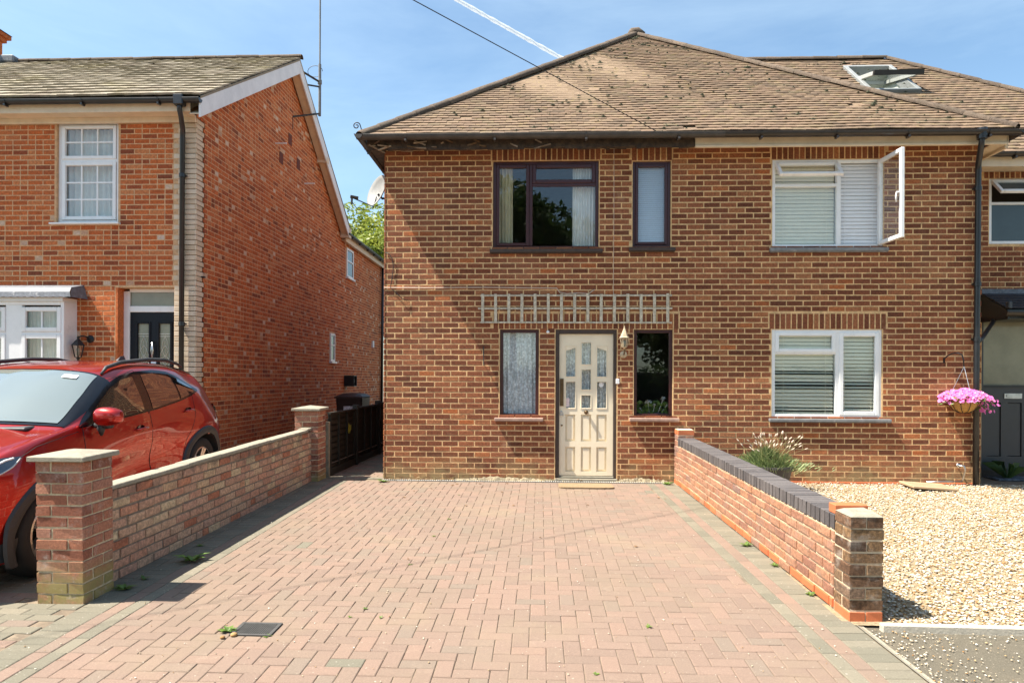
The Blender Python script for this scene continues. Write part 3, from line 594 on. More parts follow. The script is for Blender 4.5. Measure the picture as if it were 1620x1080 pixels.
def tiles(C, F, rows, lim, off=0, t=.0165, stag=.5, gau=gau, tw=tw, sag=lambda u, s: 0, skip=None):
    for r in range(rows):
        s = r * gau; a, b = lim(s + gau * .5)
        if b - a < .05: continue
        k = math.floor(a / tw) - 1; x = k * tw + (tw * stag if r % 2 else 0) + off
        while x < b:
            p, q = max(a, x), min(b, x + tw - .003); x += tw
            if q - p < .03: continue
            if skip and skip((p + q) / 2, s): continue
            if rnd.random() < .004: continue
            C.put('tile', q - p, gau, t, F @ T((p + q) / 2, s + rnd.gauss(0, .0015), sag((p + q) / 2, s)) @ Matrix.Rotation(rnd.gauss(0, .012), 4, 'Y'), 0)
tiles(C, FR, int(sl / gau), lambda s: (XL + (AX - XL) * s / sl, XR + (AX - XR) * s / sl), sag=sag)
C.finish()
def ridge(parent, a, b, r=.095, l=.34, mat=ridge_m, inv=HI, name='ridge_tile', lift=0.02, upv=(0, 0, 1)):
    a, b = Vector(a), Vector(b); d = b - a; n = max(1, int(d.length / l)); d1 = d.normalized(); step = d.length / n
    sd_ = d1.cross(Vector(upv)).normalized(); up = sd_.cross(d1).normalized(); me = []
    for v_ in range(3):
        mb = MB(); rows = []
        for i, (x, rr) in enumerate(((-.02, r * 1.04), (0, r * 1.05), (step * .5, r), (step, r * .96))):
            rows.append([(x, rr * math.cos(t_) * 1.0 + rnd.uniform(-.003, .003), rr * math.sin(t_) * .72 + rnd.uniform(-.003, .003)) for t_ in np.linspace(-.35, math.pi + .35, 9)])
        mb.grid(rows); rows2 = [[(x - .02, y * .97, z * .97 - .004) for x, y, z in rows[0]], rows[0]]; mb.grid(rows2)
        me.append(mb.mesh(name, mat, smooth=True))
    M0 = Matrix(((d1.x, sd_.x, up.x, 0), (d1.y, sd_.y, up.y, 0), (d1.z, sd_.z, up.z, 0), (0, 0, 0, 1)))
    for i in range(n):
        p = a + d1 * step * i + up * lift
        obj(name, me[rnd.randrange(3)], parent, mat=inv @ T(*p) @ M0 @ Matrix.Rotation(rnd.gauss(0, .02), 4, 'X') @ Matrix.Rotation(rnd.gauss(0, .008), 4, 'Y'))
ridge(roof, (XL + .02, EY + .03, EZ - .01), (AX, AY, AZ), .09)
ridge(roof, (XR - .06, EY + .05, EZ + .02), (AX, AY, AZ), .072)
ridge(roof, (AX, AY, AZ + .01), (AX, 18.6, AZ + .01), .09)
MB().tube([(AX - .13, AY - .07, AZ - .06), (AX - .06, AY - .03, AZ + .03), (AX + .03, AY, AZ + .055), (AX + .15, AY, AZ - .02)], [.07, .1, .1, .08], 10, HI).build('hip_cap', ridge_m, roof, smooth=True)
# moss tufts that have come loose on the tiles
def moss(name, parent, F, n, lim, sl, seed, s0=.012, s1=.04):
    R_ = random.Random(seed); mb = MB()
    for _ in range(n):
        s = R_.uniform(0, sl); a, b = lim(s)
        if b - a < .2: continue
        u = R_.uniform(a + .05, b - .05)
        if noise.noise(Vector((u * .9, s * .9, seed))) < R_.uniform(-.35, .25): continue
        q = R_.uniform(s0, s1) * (1.6 if R_.random() < .12 else 1); s = round(s / gau) * gau + R_.uniform(-.02, .015)
        vs = [(u + q * math.cos(k * 1.05) * R_.uniform(.6, 1.3), s + q * .5 * math.sin(k * 1.05), .012) for k in range(6)] + [(u, s, .016 + q * .45)]
        mb.add(vs, [(k, (k + 1) % 6, 6) for k in range(6)], F)
    mb.build(name, moss_m, parent, kind='stuff')
limM = lambda s: (XL + (AX - XL) * s / sl, XR + (AX - XR) * s / sl)
moss('moss', roof, FR, 620, limM, sl * .97, 4)
# iron scroll on the left hip
pts = []
for k in range(22):
    a = k * .42; r_ = .052 * (1 - k / 26); pts.append((XL - .055 + r_ * math.cos(math.pi * .0 + a), 9.12, EZ + .135 + r_ * math.sin(a)))
MB().tube([(XL + .04, 9.12, EZ - .02), (XL + .02, 9.12, EZ + .06), *pts], .0075, 6, HI).build('hip_iron', iron, roof, smooth=True)
# fascia, soffit, gutters
MB().box(2.05, 6.10, 9.20, 9.225, 4.515, 4.66, HI).box(2.05, 6.10, 9.185, 9.20, 4.515, 4.545, HI).build('fascia', cream_fascia, hm, bevel=.003)
MB().box(2.05, 6.10, 9.225, 9.468, 4.61, 4.622, HI).build('soffit', cream_fascia, hm)
fb = MB(); x = XL + .08; i = 0
while x < 2.045:
    w = rnd.uniform(.12, .5); x2 = min(x + w, 2.045); dz = rnd.uniform(-.02, .02)
    fb.add([(x, 9.19 + rnd.uniform(-.01, .01), 4.53 + dz), (x2, 9.19 + rnd.uniform(-.01, .01), 4.53 + rnd.uniform(-.02, .02)), (x2, 9.2, 4.66), (x, 9.2, 4.66), (x, 9.24, 4.53 + dz), (x2, 9.24, 4.53), (x2, 9.24, 4.66), (x, 9.24, 4.66)], [(0, 1, 2, 3), (0, 4, 5, 1), (7, 6, 5, 4), (0, 3, 7, 4), (1, 5, 6, 2)], HI); x = x2
fb.build('rotten_fascia', rot_wood, hm, label='dark rotten fascia board under the left gutter')
sb = MB(); x = XL + .1
while x < 2.04:
    w = rnd.uniform(.06, .3); x2 = min(x + w, 2.045)
    if rnd.random() < .72 or x > .3:
        z = 4.612 + rnd.uniform(-.015, .01); y1 = 9.46 if rnd.random() < .8 else 9.38; a = rnd.uniform(-.012, .012)
        sb.add([(x, 9.24, z), (x2, 9.24, z + a), (x2 - rnd.uniform(0, .03), y1, z + a + rnd.uniform(-.02, .01)), (x + rnd.uniform(0, .03), y1, z), (x, 9.24, z + .014), (x2, 9.24, z + a + .014), (x2, y1, z + .014), (x, y1, z + .014)], [(3, 2, 1, 0), (4, 5, 6, 7), (0, 1, 5, 4), (2, 3, 7, 6), (1, 2, 6, 5), (3, 0, 4, 7)], HI)
    x = x2 + rnd.uniform(0, .02)
sb.build('broken_soffit', rot_wood, hm, label='splintered dark soffit boards')
rf = MB()
for k in range(11): rf.box(XL + .2 + k * .40, XL + .245 + k * .40, 9.25, 9.46, 4.615, 4.67, HI)
rf.build('rafter_feet', rot_wood, hm)
rb = MB()
for k in range(34):
    x = XL + .15 + rnd.random() ** 2 * 2.6; z = rnd.uniform(4.53, 4.63); l = rnd.uniform(.03, .12)
    rb.box(-l, l, -.01, .01, -.008, .008, HI @ T(x, rnd.uniform(9.16, 9.3), z) @ Matrix.Rotation(rnd.uniform(-.5, .5), 4, 'Y') @ Matrix.Rotation(rnd.uniform(-.6, .6), 4, 'Z'))
rb.build('rotten_splinters', piece_mat('splinter', [(0, (.06, .035, .02)), (.6, (.2, .12, .06)), (1, (.5, .38, .26))], .4, 60), hm)
def gutter(parent, a, b, r, mat, inv, name='gutter', brackets=0, along='x', bm=None):
    a, b = Vector(a), Vector(b); d = (b - a); L_ = d.length; d1 = d.normalized(); sd_ = d1.cross(Vector((0, 0, 1))).normalized()
    M0 = Matrix(((d1.x, sd_.x, 0, a.x), (d1.y, sd_.y, 0, a.y), (d1.z, sd_.z, 1, a.z), (0, 0, 0, 1)))
    mb = MB(); ang = np.linspace(math.pi, 2 * math.pi, 11)
    mb.grid([[(x, r * math.cos(t_), r * math.sin(t_)) for t_ in ang] for x in (0, L_)], inv @ M0); mb.grid([[(x, r * .93 * math.cos(t_), r * .93 * math.sin(t_)) for t_ in ang][::-1] for x in (0, L_)], inv @ M0)
    for sy in (-1, 1): mb.tube([(0, sy * r * .98, 0), (L_, sy * r * .98, 0)], .006, 6, inv @ M0)
    for x in (0, L_): mb.add([(x, r * math.cos(t_), r * math.sin(t_)) for t_ in ang], [tuple(range(11))], inv @ M0)
    g_ = mb.build(name, mat, parent, smooth=False)
    if brackets:
        for k in range(brackets):
            x = L_ * (k + .5) / brackets + rnd.uniform(-.05, .05); q = MB()
            q.grid([[(x + dx, (r + .008) * math.cos(t_), (r + .008) * math.sin(t_)) for t_ in ang] for dx in (-.014, .014)], inv @ M0)
            q.box(x - .012, x + .012, -r - .004, -r + .01, -.05, .01, inv @ M0) if False else q.box(x - .014, x + .014, -.02, r * 1.0, -r - .028, -r - .002, inv @ M0)
            q.build('gutter_bracket', bm or mat, g_)
    return g_
gutter(hm, (XL - .02, 9.075, 4.675), (2.4, 9.075, 4.66), .058, grey_gutter, HI, brackets=4)
gutter(hm, (2.4, 9.075, 4.66), (6.22, 9.075, 4.65), .058, brown_gutter, HI, brackets=4)
gutter(hm, (XL + .0, 9.0, 4.675), (XL + .0, 14.5, 4.66), .055, grey_gutter, HI, brackets=5)
gutter(hm, (6.20, 9.02, 4.655), (6.20, 10.2, 4.655), .055, brown_gutter, HI)
MB().box(XL + .07, XL + .09, 9.2, 18, 4.53, 4.66, HI).build('fascia', rot_wood, hm)
MB().box(XL + .09, -2.19, 9.24, 18, 4.55, 4.565, HI).build('soffit', rot_wood, hm)
MB().box(6.09, 6.11, 9.2, 10.2, 4.53, 4.66, HI).box(5.94, 6.09, 9.225, 10.2, 4.535, 4.55, HI).build('fascia', cream_fascia, hm)
def pipe(parent, pts, r, mat, inv, name='downpipe', collars=(), cm=None):
    mb = MB(); mb.tube(pts, r, 12, inv); p = mb.build(name, mat, parent, smooth=True)
    for c in collars: MB().lathe([(r + .002, -.028), (r + .009, -.026), (r + .009, .026), (r + .002, .028)], 14, inv @ T(*c)).box(c[0] - .045 if 0 else -.05, .05, r * .2, r + .012, -.012, .012, inv @ T(*c)).build('pipe_clip', cm or mat, p)
    return p
pipe(hm, [(5.70, 9.09, 4.63), (5.70, 9.09, 4.52), (5.715, 9.13, 4.45), (5.84, 9.38, 4.33), (5.855, 9.405, 4.24), (5.852, 9.41, 3.0), (5.845, 9.41, 1.5), (5.84, 9.41, .0)], .036, black_plastic, HI, collars=((5.855, 9.41, 4.0), (5.852, 9.41, 2.72), (5.848, 9.41, 1.98)))
MB().lathe([(.0, -.09), (.06, -.09), (.065, .0), (.062, .05)], 14, HI @ T(5.70, 9.085, 4.64)).build('gutter_outlet', black_plastic, hm)
MB().tube([(6.42, 9.98, 2.28), (6.38, 9.9, 2.26), (6.0, 9.55, 2.0), (5.86, 9.42, 1.93)], .028, 10, HI).build('branch_pipe', black_plastic, hm, smooth=True)
# windows of the middle house
win1 = window(hm, F, W1, -.03, .045, brown_fr, mull=[(-.165, -.12, 3.27, 4.40), (-.12, .75, 4.10, 4.14)], lights=[(-.626, -.165, 3.27, 4.402, .045), (-.12, .75, 4.14, 4.402, .05), (-.12, .75, 3.27, 4.10, 0)], label='brown upstairs window with one side and one top light')
window(hm, F, W2, -.03, .04, brown_fr, lights=[(1.299, 1.742, 3.28, 4.39, .04)], label='narrow brown upstairs window')
window(hm, F, W3, -.03, .045, brown_fr, lights=[(-.52, -.069, .938, 2.065, 0)], label='brown window left of the door')
window(hm, F, W4, -.03, .045, brown_fr, lights=[(1.331, 1.773, .948, 2.065, 0)], gm=glass, label='brown window right of the door')
def OPEN_TOP(u, w, n, a): return T(u, w, n) @ Matrix.Rotation(-rad(a), 4, 'X') @ T(-u, -w, -n)
def OPEN_RIGHT(u, w, n, a): return T(u, w, n) @ Matrix.Rotation(rad(a), 4, 'Y') @ T(-u, -w, -n)
w5 = window(hm, F, W5, -.012, .045, white_upvc, mull=[(4.025, 4.085, 3.273, 4.385), (3.202, 4.025, 4.06, 4.105)], lights=[(3.202, 4.025, 3.273, 4.06, 0), (3.195, 4.04, 4.10, 4.40, .045, None, OPEN_TOP(3.6, 4.40, -.012, 42)), (4.07, 4.61, 3.255, 4.41, .052, None, OPEN_RIGHT(4.61, 3.8, -.0, 94))], label='white upstairs window with open top and side lights')
MH = F @ OPEN_RIGHT(4.61, 3.8, -.0, 94)
MB().tube([(4.10, 3.84, -.05), (4.10, 3.84, -.085), (4.10, 3.80, -.095), (4.10, 3.71, -.095)], .011, 8, MH).build('window_handle', white_upvc, w5, smooth=True)
window(hm, F, W6, -.012, .05, white_upvc, mull=[(4.02, 4.075, .955, 2.063), (3.208, 4.02, 1.775, 1.82)], lights=[(3.208, 4.02, 1.80, 2.075, .05), (3.208, 4.02, .955, 1.775, 0), (4.07, 4.60, .945, 2.075, .055)], label='white downstairs window with cream blinds')
def sill(u0, u1, w, mat, t=.04, p=.07, lb=None): return MB().box(u0, u1, w - t, w, -.1, p, F).box(u0 + .004, u1 - .004, w - t - .012, w - t, 0, p - .01, F).build('window_sill', mat, hm, bevel=.005, label=lb)
sill(-.71, .85, 3.214, dark_wood, .045, .055); sill(1.21, 1.84, 3.23, dark_wood, .045, .055)
sill(-.635, .04, .885, sill_m, .04, .075, 'pink sill left of the door'); sill(1.225, 1.90, .893, sill_m, .04, .075, 'pink sill right of the door')
sill(3.12, 4.70, 3.222, sill_grey, .05, .05); sill(3.12, 4.74, .898, sill_grey, .04, .06)
# front door
mb = MB(); a, b, c, d = DR
mb.box(a, a + .05, c, d, -.14, -.012, F).box(b - .04, b, c, d, -.14, -.012, F).box(a + .05, b - .04, d - .055, d, -.14, -.0125, F)
dfr = mb.build('door_frame', dark_wood, hm, bevel=.003)
L0, L1, B0, B1 = .262, 1.008, .085, 2.05
pan = [(.355, .485, 1.46, 1.86, 1), (.57, .70, 1.63, 1.93, 0), (.785, .915, 1.46, 1.86, 2), (.57, .70, 1.28, 1.555, 0), (.355, .485, 1.02, 1.385, 0), (.57, .70, 1.02, 1.20, 0), (.785, .915, 1.02, 1.385, 0)]
low = [(.35, .485, .56, .93), (.565, .705, .56, .93), (.78, .92, .56, .93), (.35, .485, .14, .48), (.565, .705, .14, .48), (.78, .92, .14, .48)]
mb = MB(); hs = [(p[0], p[1], p[2], p[3]) for p in pan] + low
slab(mb, F @ T(0, 0, -.05), L0, L1, B0, B1, hs, .044)
dl = mb.build('door', cream_door, hm, label='cream panelled front door')
for p in pan:
    MB().box(p[0] - .002, p[1] + .002, p[2], p[3] + .03, -.078, -.072, F).build('pane', glass, dl)
    MB().ring(p[0] - .011, p[1] + .011, p[2] - .011, p[3] + (.011 if not p[4] else .03), .013, -.052, -.044, F).build('bead', cream_door, dl, bevel=.003)
    if p[4]:
        hi = .07; q = [(p[0], p[3] + .02), (p[1], p[3] + .02), (p[1], p[3] - (0 if p[4] == 1 else .045)), (p[0], p[3] - (.045 if p[4] == 1 else 0))]
        MB().prism(q, -.0755, -.049, F).build('bead', cream_door, dl)
for p in low:
    MB().box(p[0] - .002, p[1] + .002, p[2] - .002, p[3] + .002, -.085, -.074, F).box(p[0] + .022, p[1] - .022, p[2] + .022, p[3] - .022, -.074, -.058, F).build('panel', cream_door, dl, bevel=.008)
MB().box(.272, .322, 1.05, 1.43, -.05, -.036, F).lathe([(0, 0), (.012, 0), (.012, .01), (0, .012)], 12, F @ T(.297, 1.375, -.036)).build('letter_plate', brass, dl, bevel=.002)
MB().lathe([(0, .045), (.02, .042), (.026, .03), (.018, .012), (.028, .004), (.03, 0)], 16, F @ T(.637, .965, -.05)).build('door_knob', brass, dl, smooth=True)
MB().lathe([(0, .012), (.016, .010), (.018, 0)], 14, F @ T(.292, .965, -.05)).box(.272, .322, .915, .955, -.05, -.042, F).build('lock', metal, dl)
MB().lathe([(0, .008), (.012, .006), (.013, 0)], 12, F @ T(.30, .78, -.05)).build('lock', brass, dl)
MB().box(.35, .405, 1.035, 1.16, -.0715, -.0705, F).build('sticker', plain('white_red_sticker', (.75, .62, .62), .5, var=.2, vscale=50), dl)
MB().lathe([(.034, 0), (0, .001)], 20, F @ T(.845, 1.345, -.0715)).build('sticker', white_upvc, dl, label='round white sticker on the door glass')
MB().box(a - .005, b + .01, -.01, .05, -.1, .035, F).box(a, b, .05, .075, -.14, -.02, F).build('door_step', concrete, hm, bevel=.006)
MB().box(b - .012, b + .035, 1.36, 1.43, -.011, .012, F).build('doorbell', white_upvc, hm, bevel=.003)
# things behind the panes
drape('net_curtain', 'patterned white lace curtain behind the window left of the door', 'net curtain', FM, -.52, -.07, .94, 2.07, -.11, lace_m, 7, .014, seed=1)
drape('net_curtain', 'white lace net gathered behind the small panes of the cream door', 'net curtain', FM, .30, .97, .98, 2.0, -.115, lace_m, 13, .014, seed=2)
drape('curtain', 'cream curtain bunched at the left of the brown upstairs window', 'curtain', FM, -.64, -.40, 3.26, 4.42, -.16, cream_curt, 5, .022, seed=3)
drape('curtain', 'white pleated curtain at the right of the brown upstairs window', 'curtain', FM, .44, .77, 3.26, 4.42, -.16, curt_m, 8, .014, seed=4)
blind('pale blue-grey blind filling the narrow brown upstairs window', FM, 1.31, 1.73, 3.28, 4.39, -.10, plain('pale_blue_blind', (.55, .62, .72), .6, var=.03), .028, 66, slat=.032)
blind('closed ivory blind behind the left panes of the open white window', FM, 3.21, 4.02, 3.25, 4.40, -.085, blind_m, .05, 78)
blind('closed white blind in the open side light of the white upstairs window', FM, 4.08, 4.60, 3.25, 4.40, -.075, blindw_m, .05, 79)
blind('half-open cream blind behind the large pane of the white downstairs window', FM, 3.22, 4.01, .95, 2.06, -.075, blind_m, .05, 62, gaps=((0, 2, 34), (7, 9, 30), (11, 12, 20)))
blind('half-open cream blind behind the tall right pane of the white downstairs window', FM, 4.09, 4.58, .95, 2.06, -.075, blind_m, .05, 60, gaps=((0, 2, 34), (7, 9, 34)))
# flowers on the inner sill
t = thing('potted_flowers', 'pot of white daisies and green leaves on the inner sill right of the door', 'flowers', FM @ T(1.56, .94, -.17))
mb = MB(); mw = MB(); R_ = random.Random(4)
for _ in range(170):
    x, z, yy = R_.uniform(-.2, .22), R_.uniform(0, .17), R_.uniform(-.06, .04); s = R_.uniform(.012, .03); a = R_.uniform(0, 3)
    mb.add([(x - s, z, yy), (x, z + s * math.sin(a), yy + s * math.cos(a)), (x + s, z + s * .3, yy), (x, z - s, yy)], [(0, 1, 2, 3)])
for x, z, s in ((-.06, .17, .05), (.15, .21, .04), (.03, .13, .022), (.2, .12, .024), (-.17, .08, .022)):
    for k in range(26):
        a = k * 2.4; l = s * R_.uniform(.5, 1.1); w_ = R_.uniform(.12, .22); n0 = R_.uniform(.0, .03); c0 = (x + R_.gauss(0, s * .18), z + R_.gauss(0, s * .18))
        mw.add([(c0[0], c0[1], .02), (c0[0] + l * .7 * math.cos(a - w_), c0[1] + l * .55 * math.sin(a - w_), .03 + n0), (c0[0] + l * math.cos(a), c0[1] + l * .8 * math.sin(a), .02 + n0), (c0[0] + l * .7 * math.cos(a + w_), c0[1] + l * .55 * math.sin(a + w_), .03 - n0)], [(0, 1, 2, 3)])
    mw.tube([(x, z, .045), (x * .5, -.02, 0)], .003, 4)
mb.build('foliage', leaf_weed, t, kind='stuff'); mw.build('blossom', white_pet, t); MB().box(-.2, .2, -.03, .02, -.07, .03).build('pot', pot_m, t, bevel=.01)
# cables on the wall
hmc = MB()
hmc.tube([(-2.19, 2.69, .012), (-1.6, 2.685, .012), (-.8, 2.69, .012), (.0, 2.68, .012), (.22, 2.678, .012), (.26, 2.62, .012), (.36, 2.60, .013), (.5, 2.61, .013), (.66, 2.60, .012), (.74, 2.66, .012)], .0075, 6, F)
hmc.build('wall_cable', wirew_m, hm, smooth=True, label='dirty white cable looping above the trellis')
MB().tube([(1.0, 4.6, .012), (1.003, 3.8, .011), (1.0, 3.0, .012), (1.0, 2.6, .012), (1.005, 2.2, .04)], .004, 5, F).build('wall_cable', wirew_m, hm)
MB().tube([(-2.17, 3.18, .012), (-2.12, 3.16, .02), (-2.07, 3.08, .02), (-2.06, 2.98, .012), (-2.08, 2.80, .012), (-2.1, 2.69, .015), (-2.0, 2.6, .02), (-1.93, 2.53, .03), (-1.85, 2.52, .012)], .005, 6, F).build('wall_cable', wire_m, hm, smooth=True, label='black cable hanging at the left corner')
MB().tube([(-.79, 1.86, .0), (-.79, 1.86, .05)], .008, 6, F).tube([(-.79, 1.86, .045), (-.785, 1.6, .05)], .007, 6, F).tube([(-.785, 1.62, .0), (-.785, 1.62, .05)], .006, 6, F).build('shutter_hook', dark_metal, hm)
MB().lathe([(0, 0), (.02, .0), (.022, .03), (0, .04)], 10, F @ T(.1, 2.07, .0)).build('wall_plug', white_upvc, hm, smooth=True)
MB().box(-.3, .2, -.1, .12, 0, .03, T(0, 0, 0) @ F @ T(3.0, 2.345, -.07)).build('lintel_shadow_gap', mortar_main, hm) if False else None
tp = MB(); tp.tube([(5.62, .285, .01), (5.62, .285, .09), (5.66, .285, .11), (5.675, .22, .11), (5.675, .1, .06), (5.675, .06, .03)], .011, 8, F); tp.tube([(5.675, .07, .05), (5.2, .06, .05)], .009, 8, F); tp.lathe([(0, 0), (.03, 0), (.03, .015), (0, .015)], 12, F @ T(5.62, .285, .05))
tp.build('outside_tap', metal, hm, smooth=True)

# ================================================================ RIGHT-HAND HOUSE
hr = thing('house', 'set-back brown brick house at the right edge with open skylight and dark grey door', 'house', T(9, 10.35, 0)); RI = T(-9, -10.35, 0)
YR = 10.35; G = sub(RI, frame((0, YR, 0), (1, 0, 0), (0, 0, 1)))
W7, DRR = (6.60, 7.75, 3.44, 4.40), (6.50, 7.75, -.05, 2.36)
mb = MB(); slab(mb, G, 5.94, 12.8, -.06, 4.72, [W7, DRR], .25); mb.build('wall', mortar_main, hr)
MB().box(12.55, 12.8, YR + .25, 17, -.06, 4.7, RI).box(5.94, 12.8, 17, 17.2, -.06, 4.7, RI).box(6.0, 12.5, YR + .26, 17, 2.5, 2.7, RI).box(6.0, 12.5, 13, 13.1, 0, 4.6, RI).build('wall', interior, hr)
C = Courses(hr, [brick_main], nmax=200)
brick_wall(C, G, 5.94, 12.8, -.045, 4.69, [W7, DRR, (6.5, 7.8, 4.40, 4.63), (5.9, 7.9, 2.33, 2.76)])
soldiers(C, G, 6.52, 7.80, 4.40, 4.62); C.finish()
window(hr, G, W7, -.012, .045, white_upvc, mull=[(6.645, 7.705, 4.02, 4.06)], lights=[(6.645, 7.705, 3.485, 4.02, 0), (6.63, 7.72, 4.06, 4.385, .05, None, OPEN_TOP(7, 4.385, -.012, 45))], gm=smoke_pane)
# its roof
P2 = math.atan(.86); EY2, EZ2, RX, RY = 10.02, 4.675, 6.6, 13.4; RZ = EZ2 + .86 * (RY - EY2); sl2 = (RY - EY2) / math.cos(P2)
FQ = sub(RI, frame((0, EY2, EZ2), (1, 0, 0), (0, math.cos(P2), math.sin(P2))))
XE = RX + (RY - EY2)
mb = MB(); V = [(2.5, EY2, EZ2 - e), (XE, EY2, EZ2 - e), (RX, RY, RZ - e), (2.5, RY, RZ - e), (2.5, 16.8, EZ2), (XE, 16.8, EZ2)]
roof_hole = [(5.64, 6.46)]
mb.add([(3.0, EY2, EZ2 - .012), (5.68, EY2, EZ2 - .012), (5.68, RY, RZ - .012), (3.0, RY, RZ - .012)], [(0, 1, 2, 3)], RI)
yl, yh = 12.02, 12.98; zl = lambda y: EZ2 + .86 * (y - EY2) - .012
mb.add([(5.68, EY2, zl(EY2)), (6.45, EY2, zl(EY2)), (6.45, yl, zl(yl)), (5.68, yl, zl(yl))], [(0, 1, 2, 3)], RI)
mb.add([(5.68, yh, zl(yh)), (6.45, yh, zl(yh)), (6.45, RY, zl(RY)), (5.68, RY, zl(RY))], [(0, 1, 2, 3)], RI)
mb.add([(6.45, EY2, zl(EY2)), (XE, EY2, zl(EY2)), (RX, RY, zl(RY)), (6.45, RY, zl(RY))], [(0, 1, 2, 3)], RI)
mb.add([(3.0, RY, zl(RY)), (RX, RY, zl(RY)), (XE, 16.8, EZ2), (3.0, 16.8, EZ2)], [(0, 1, 2, 3)], RI); mb.add([(XE, EY2, zl(EY2)), (XE, 16.8, EZ2), (RX, RY, zl(RY))], [(0, 1, 2)], RI)
mb.add([(3.0, EY2, zl(EY2)), (3.0, 16.8, EZ2), (3.0, RY, zl(RY))], [(0, 1, 2)], RI)
roof2 = mb.build('roof', roof_main, hr)
C = Courses(roof2, [roof_main], 'roof_tile', 'roof_tiles', 290, .0022)
def lim2(s):
    z = EZ2 + s * math.sin(P2); return (max(3.0, XR - (z - EZ) * (XR - AX) / (AZ - EZ) - .1), XE + (RX - XE) * min(1, s / sl2))
s_lo, s_hi = (yl - EY2) / math.cos(P2), (yh - EY2) / math.cos(P2)
tiles(C, FQ, int(sl2 / gau) + 1, lim2, sag=lambda u, s: .004 * math.sin(u * 2.3 + s), skip=lambda u, s: 5.62 < u < 6.52 and s_lo - .1 < s < s_hi + .02)
C.finish()
ridge(roof2, (3.0, RY, RZ), (RX, RY, RZ), .08, .4, inv=RI); ridge(roof2, (XE, EY2, EZ2), (RX, RY, RZ), .07, inv=RI)
moss('moss', roof2, FQ, 330, lambda s: (max(lim2(s)[0], 4.0), min(8.2, lim2(s)[1])), sl2 * .97, 9)
# skylight
FS = FQ @ T(5.66, s_lo, 0); sw, sh = .80, s_hi - s_lo
vel = MB().ring(-.04, sw + .04, -.05, sh + .05, .07, -.12, .055, FS).build('roof_window', plain('skylight_cladding', (.24, .25, .245), .5), hr, bevel=.004, label='open pivoting skylight with pale frame')
MB().box(-.02, .0, 0, sh, -.6, -.1, FS).box(sw, sw + .02, 0, sh, -.6, -.1, FS).box(0, sw, sh, sh + .02, -.6, -.1, FS).box(0, sw, -.02, 0, -.6, -.1, FS).build('lining', plain('white_lining', (.72, .75, .66), .6), vel)
OM = FS @ T(0, sh * .52, .03) @ Matrix.Rotation(rad(-25), 4, 'X') @ T(0, -sh * .52, 0)
MB().ring(.0, sw, 0, sh, .055, -.045, .02, OM).build('sash', plain('skylight_sash', (.40, .41, .38), .5), vel, bevel=.004)
MB().box(.05, sw - .05, .05, sh - .05, -.01, 0, OM).build('pane', glass, vel); MB().box(-.015, sw + .015, -.03, .03, -.05, .03, OM).build('lower_rail', black_plastic, vel)
# eaves
gutter(hr, (6.05, 9.98, 4.66), (10, 9.98, 4.655), .055, brown_gutter, RI, brackets=3)
MB().box(5.95, 10, 10.05, 10.07, 4.49, 4.66, RI).box(5.95, 10, 10.07, YR - .008, 4.50, 4.515, RI).build('fascia', cream_fascia, hr)
MB().box(6.13, 6.17, 9.3, 10.04, 4.5, 4.64, RI).build('barge_end', cream_fascia, hr)
# porch: lean-to roof, gutter, door
PY = 9.75
mb = MB(); FP = sub(RI, frame((6.47, PY, 2.42), (1, 0, 0), (0, .60, .30)))
porch = MB().add([(6.47, PY, 2.41), (8.6, PY, 2.41), (8.6, YR - .01, 2.70), (6.47, YR - .01, 2.70), (6.47, PY, 2.36), (8.6, PY, 2.36), (8.6, YR - .01, 2.6), (6.47, YR - .01, 2.6)], [(0, 1, 2, 3), (7, 6, 5, 4), (0, 4, 5, 1), (3, 7, 4, 0), (1, 5, 6, 2)], RI).build('porch_roof', black_plastic, hr)
C = Courses(porch, [plain('slate_grey_tile', (.035, .037, .045), .5, var=.3, vscale=20)], 'roof_tile', 'roof_tiles', 60)
tiles(C, FP, 6, lambda s: (0, 2.1), gau=.10); C.finish()
MB().box(6.47, 8.6, YR - .05, YR - .008, 2.68, 2.77, RI).build('lead_flashing', lead_m, porch)
gutter(hr, (6.40, PY - .06, 2.37), (8.6, PY - .06, 2.36), .05, brown_gutter, RI, brackets=3); MB().box(6.50, 8.5, PY + .02, PY + .04, 2.30, 2.42, RI).box(6.5, 8.5, PY + .04, YR, 2.29, 2.31, RI).build('porch_fascia', black_plastic, hr)
MB().add([(6.475, PY, 2.28), (6.475, YR - .01, 2.28), (6.475, YR - .01, 2.68), (6.475, PY, 2.39), (6.50, PY, 2.28), (6.50, YR - .01, 2.28), (6.50, YR - .01, 2.68), (6.50, PY, 2.39)], [(0, 3, 2, 1), (4, 5, 6, 7), (0, 1, 5, 4), (0, 4, 7, 3)], RI).build('porch_cheek', black_plastic, hr)
MB().box(6.44, 6.49, PY - .08, PY + .0, 2.42, 2.52, RI).build('gutter_stop', anth_door, hr, bevel=.01)
ddn = -.12
MB().box(6.50, 6.585, .06, 2.36, ddn - .06, ddn + .03, G).box(6.585, 7.75, 2.30, 2.36, ddn - .06, ddn + .03, G).build('door_frame', anth_door, hr, bevel=.003)
MB().box(6.585, 7.75, 1.36, 2.30, ddn - .02, ddn, G).build('transom_pane', frosted, hr, label='large frosted pane above the dark grey door')
MB().box(6.585, 7.75, 1.325, 1.36, ddn - .05, ddn + .02, G).build('transom', black_plastic, hr)
mb = MB(); lows = [(6.66, 6.86, .30, 1.10), (6.96, 7.16, .30, 1.10), (7.26, 7.46, .30, 1.10)]; slab(mb, G @ T(0, 0, ddn), 6.585, 7.6, .10, 1.325, lows, .04)
d2 = mb.build('door', anth_door, hr, label='dark grey panelled door')
for p in lows: MB().box(*p, ddn - .035, ddn - .016, G).build('panel', anth_door, d2, bevel=.01)
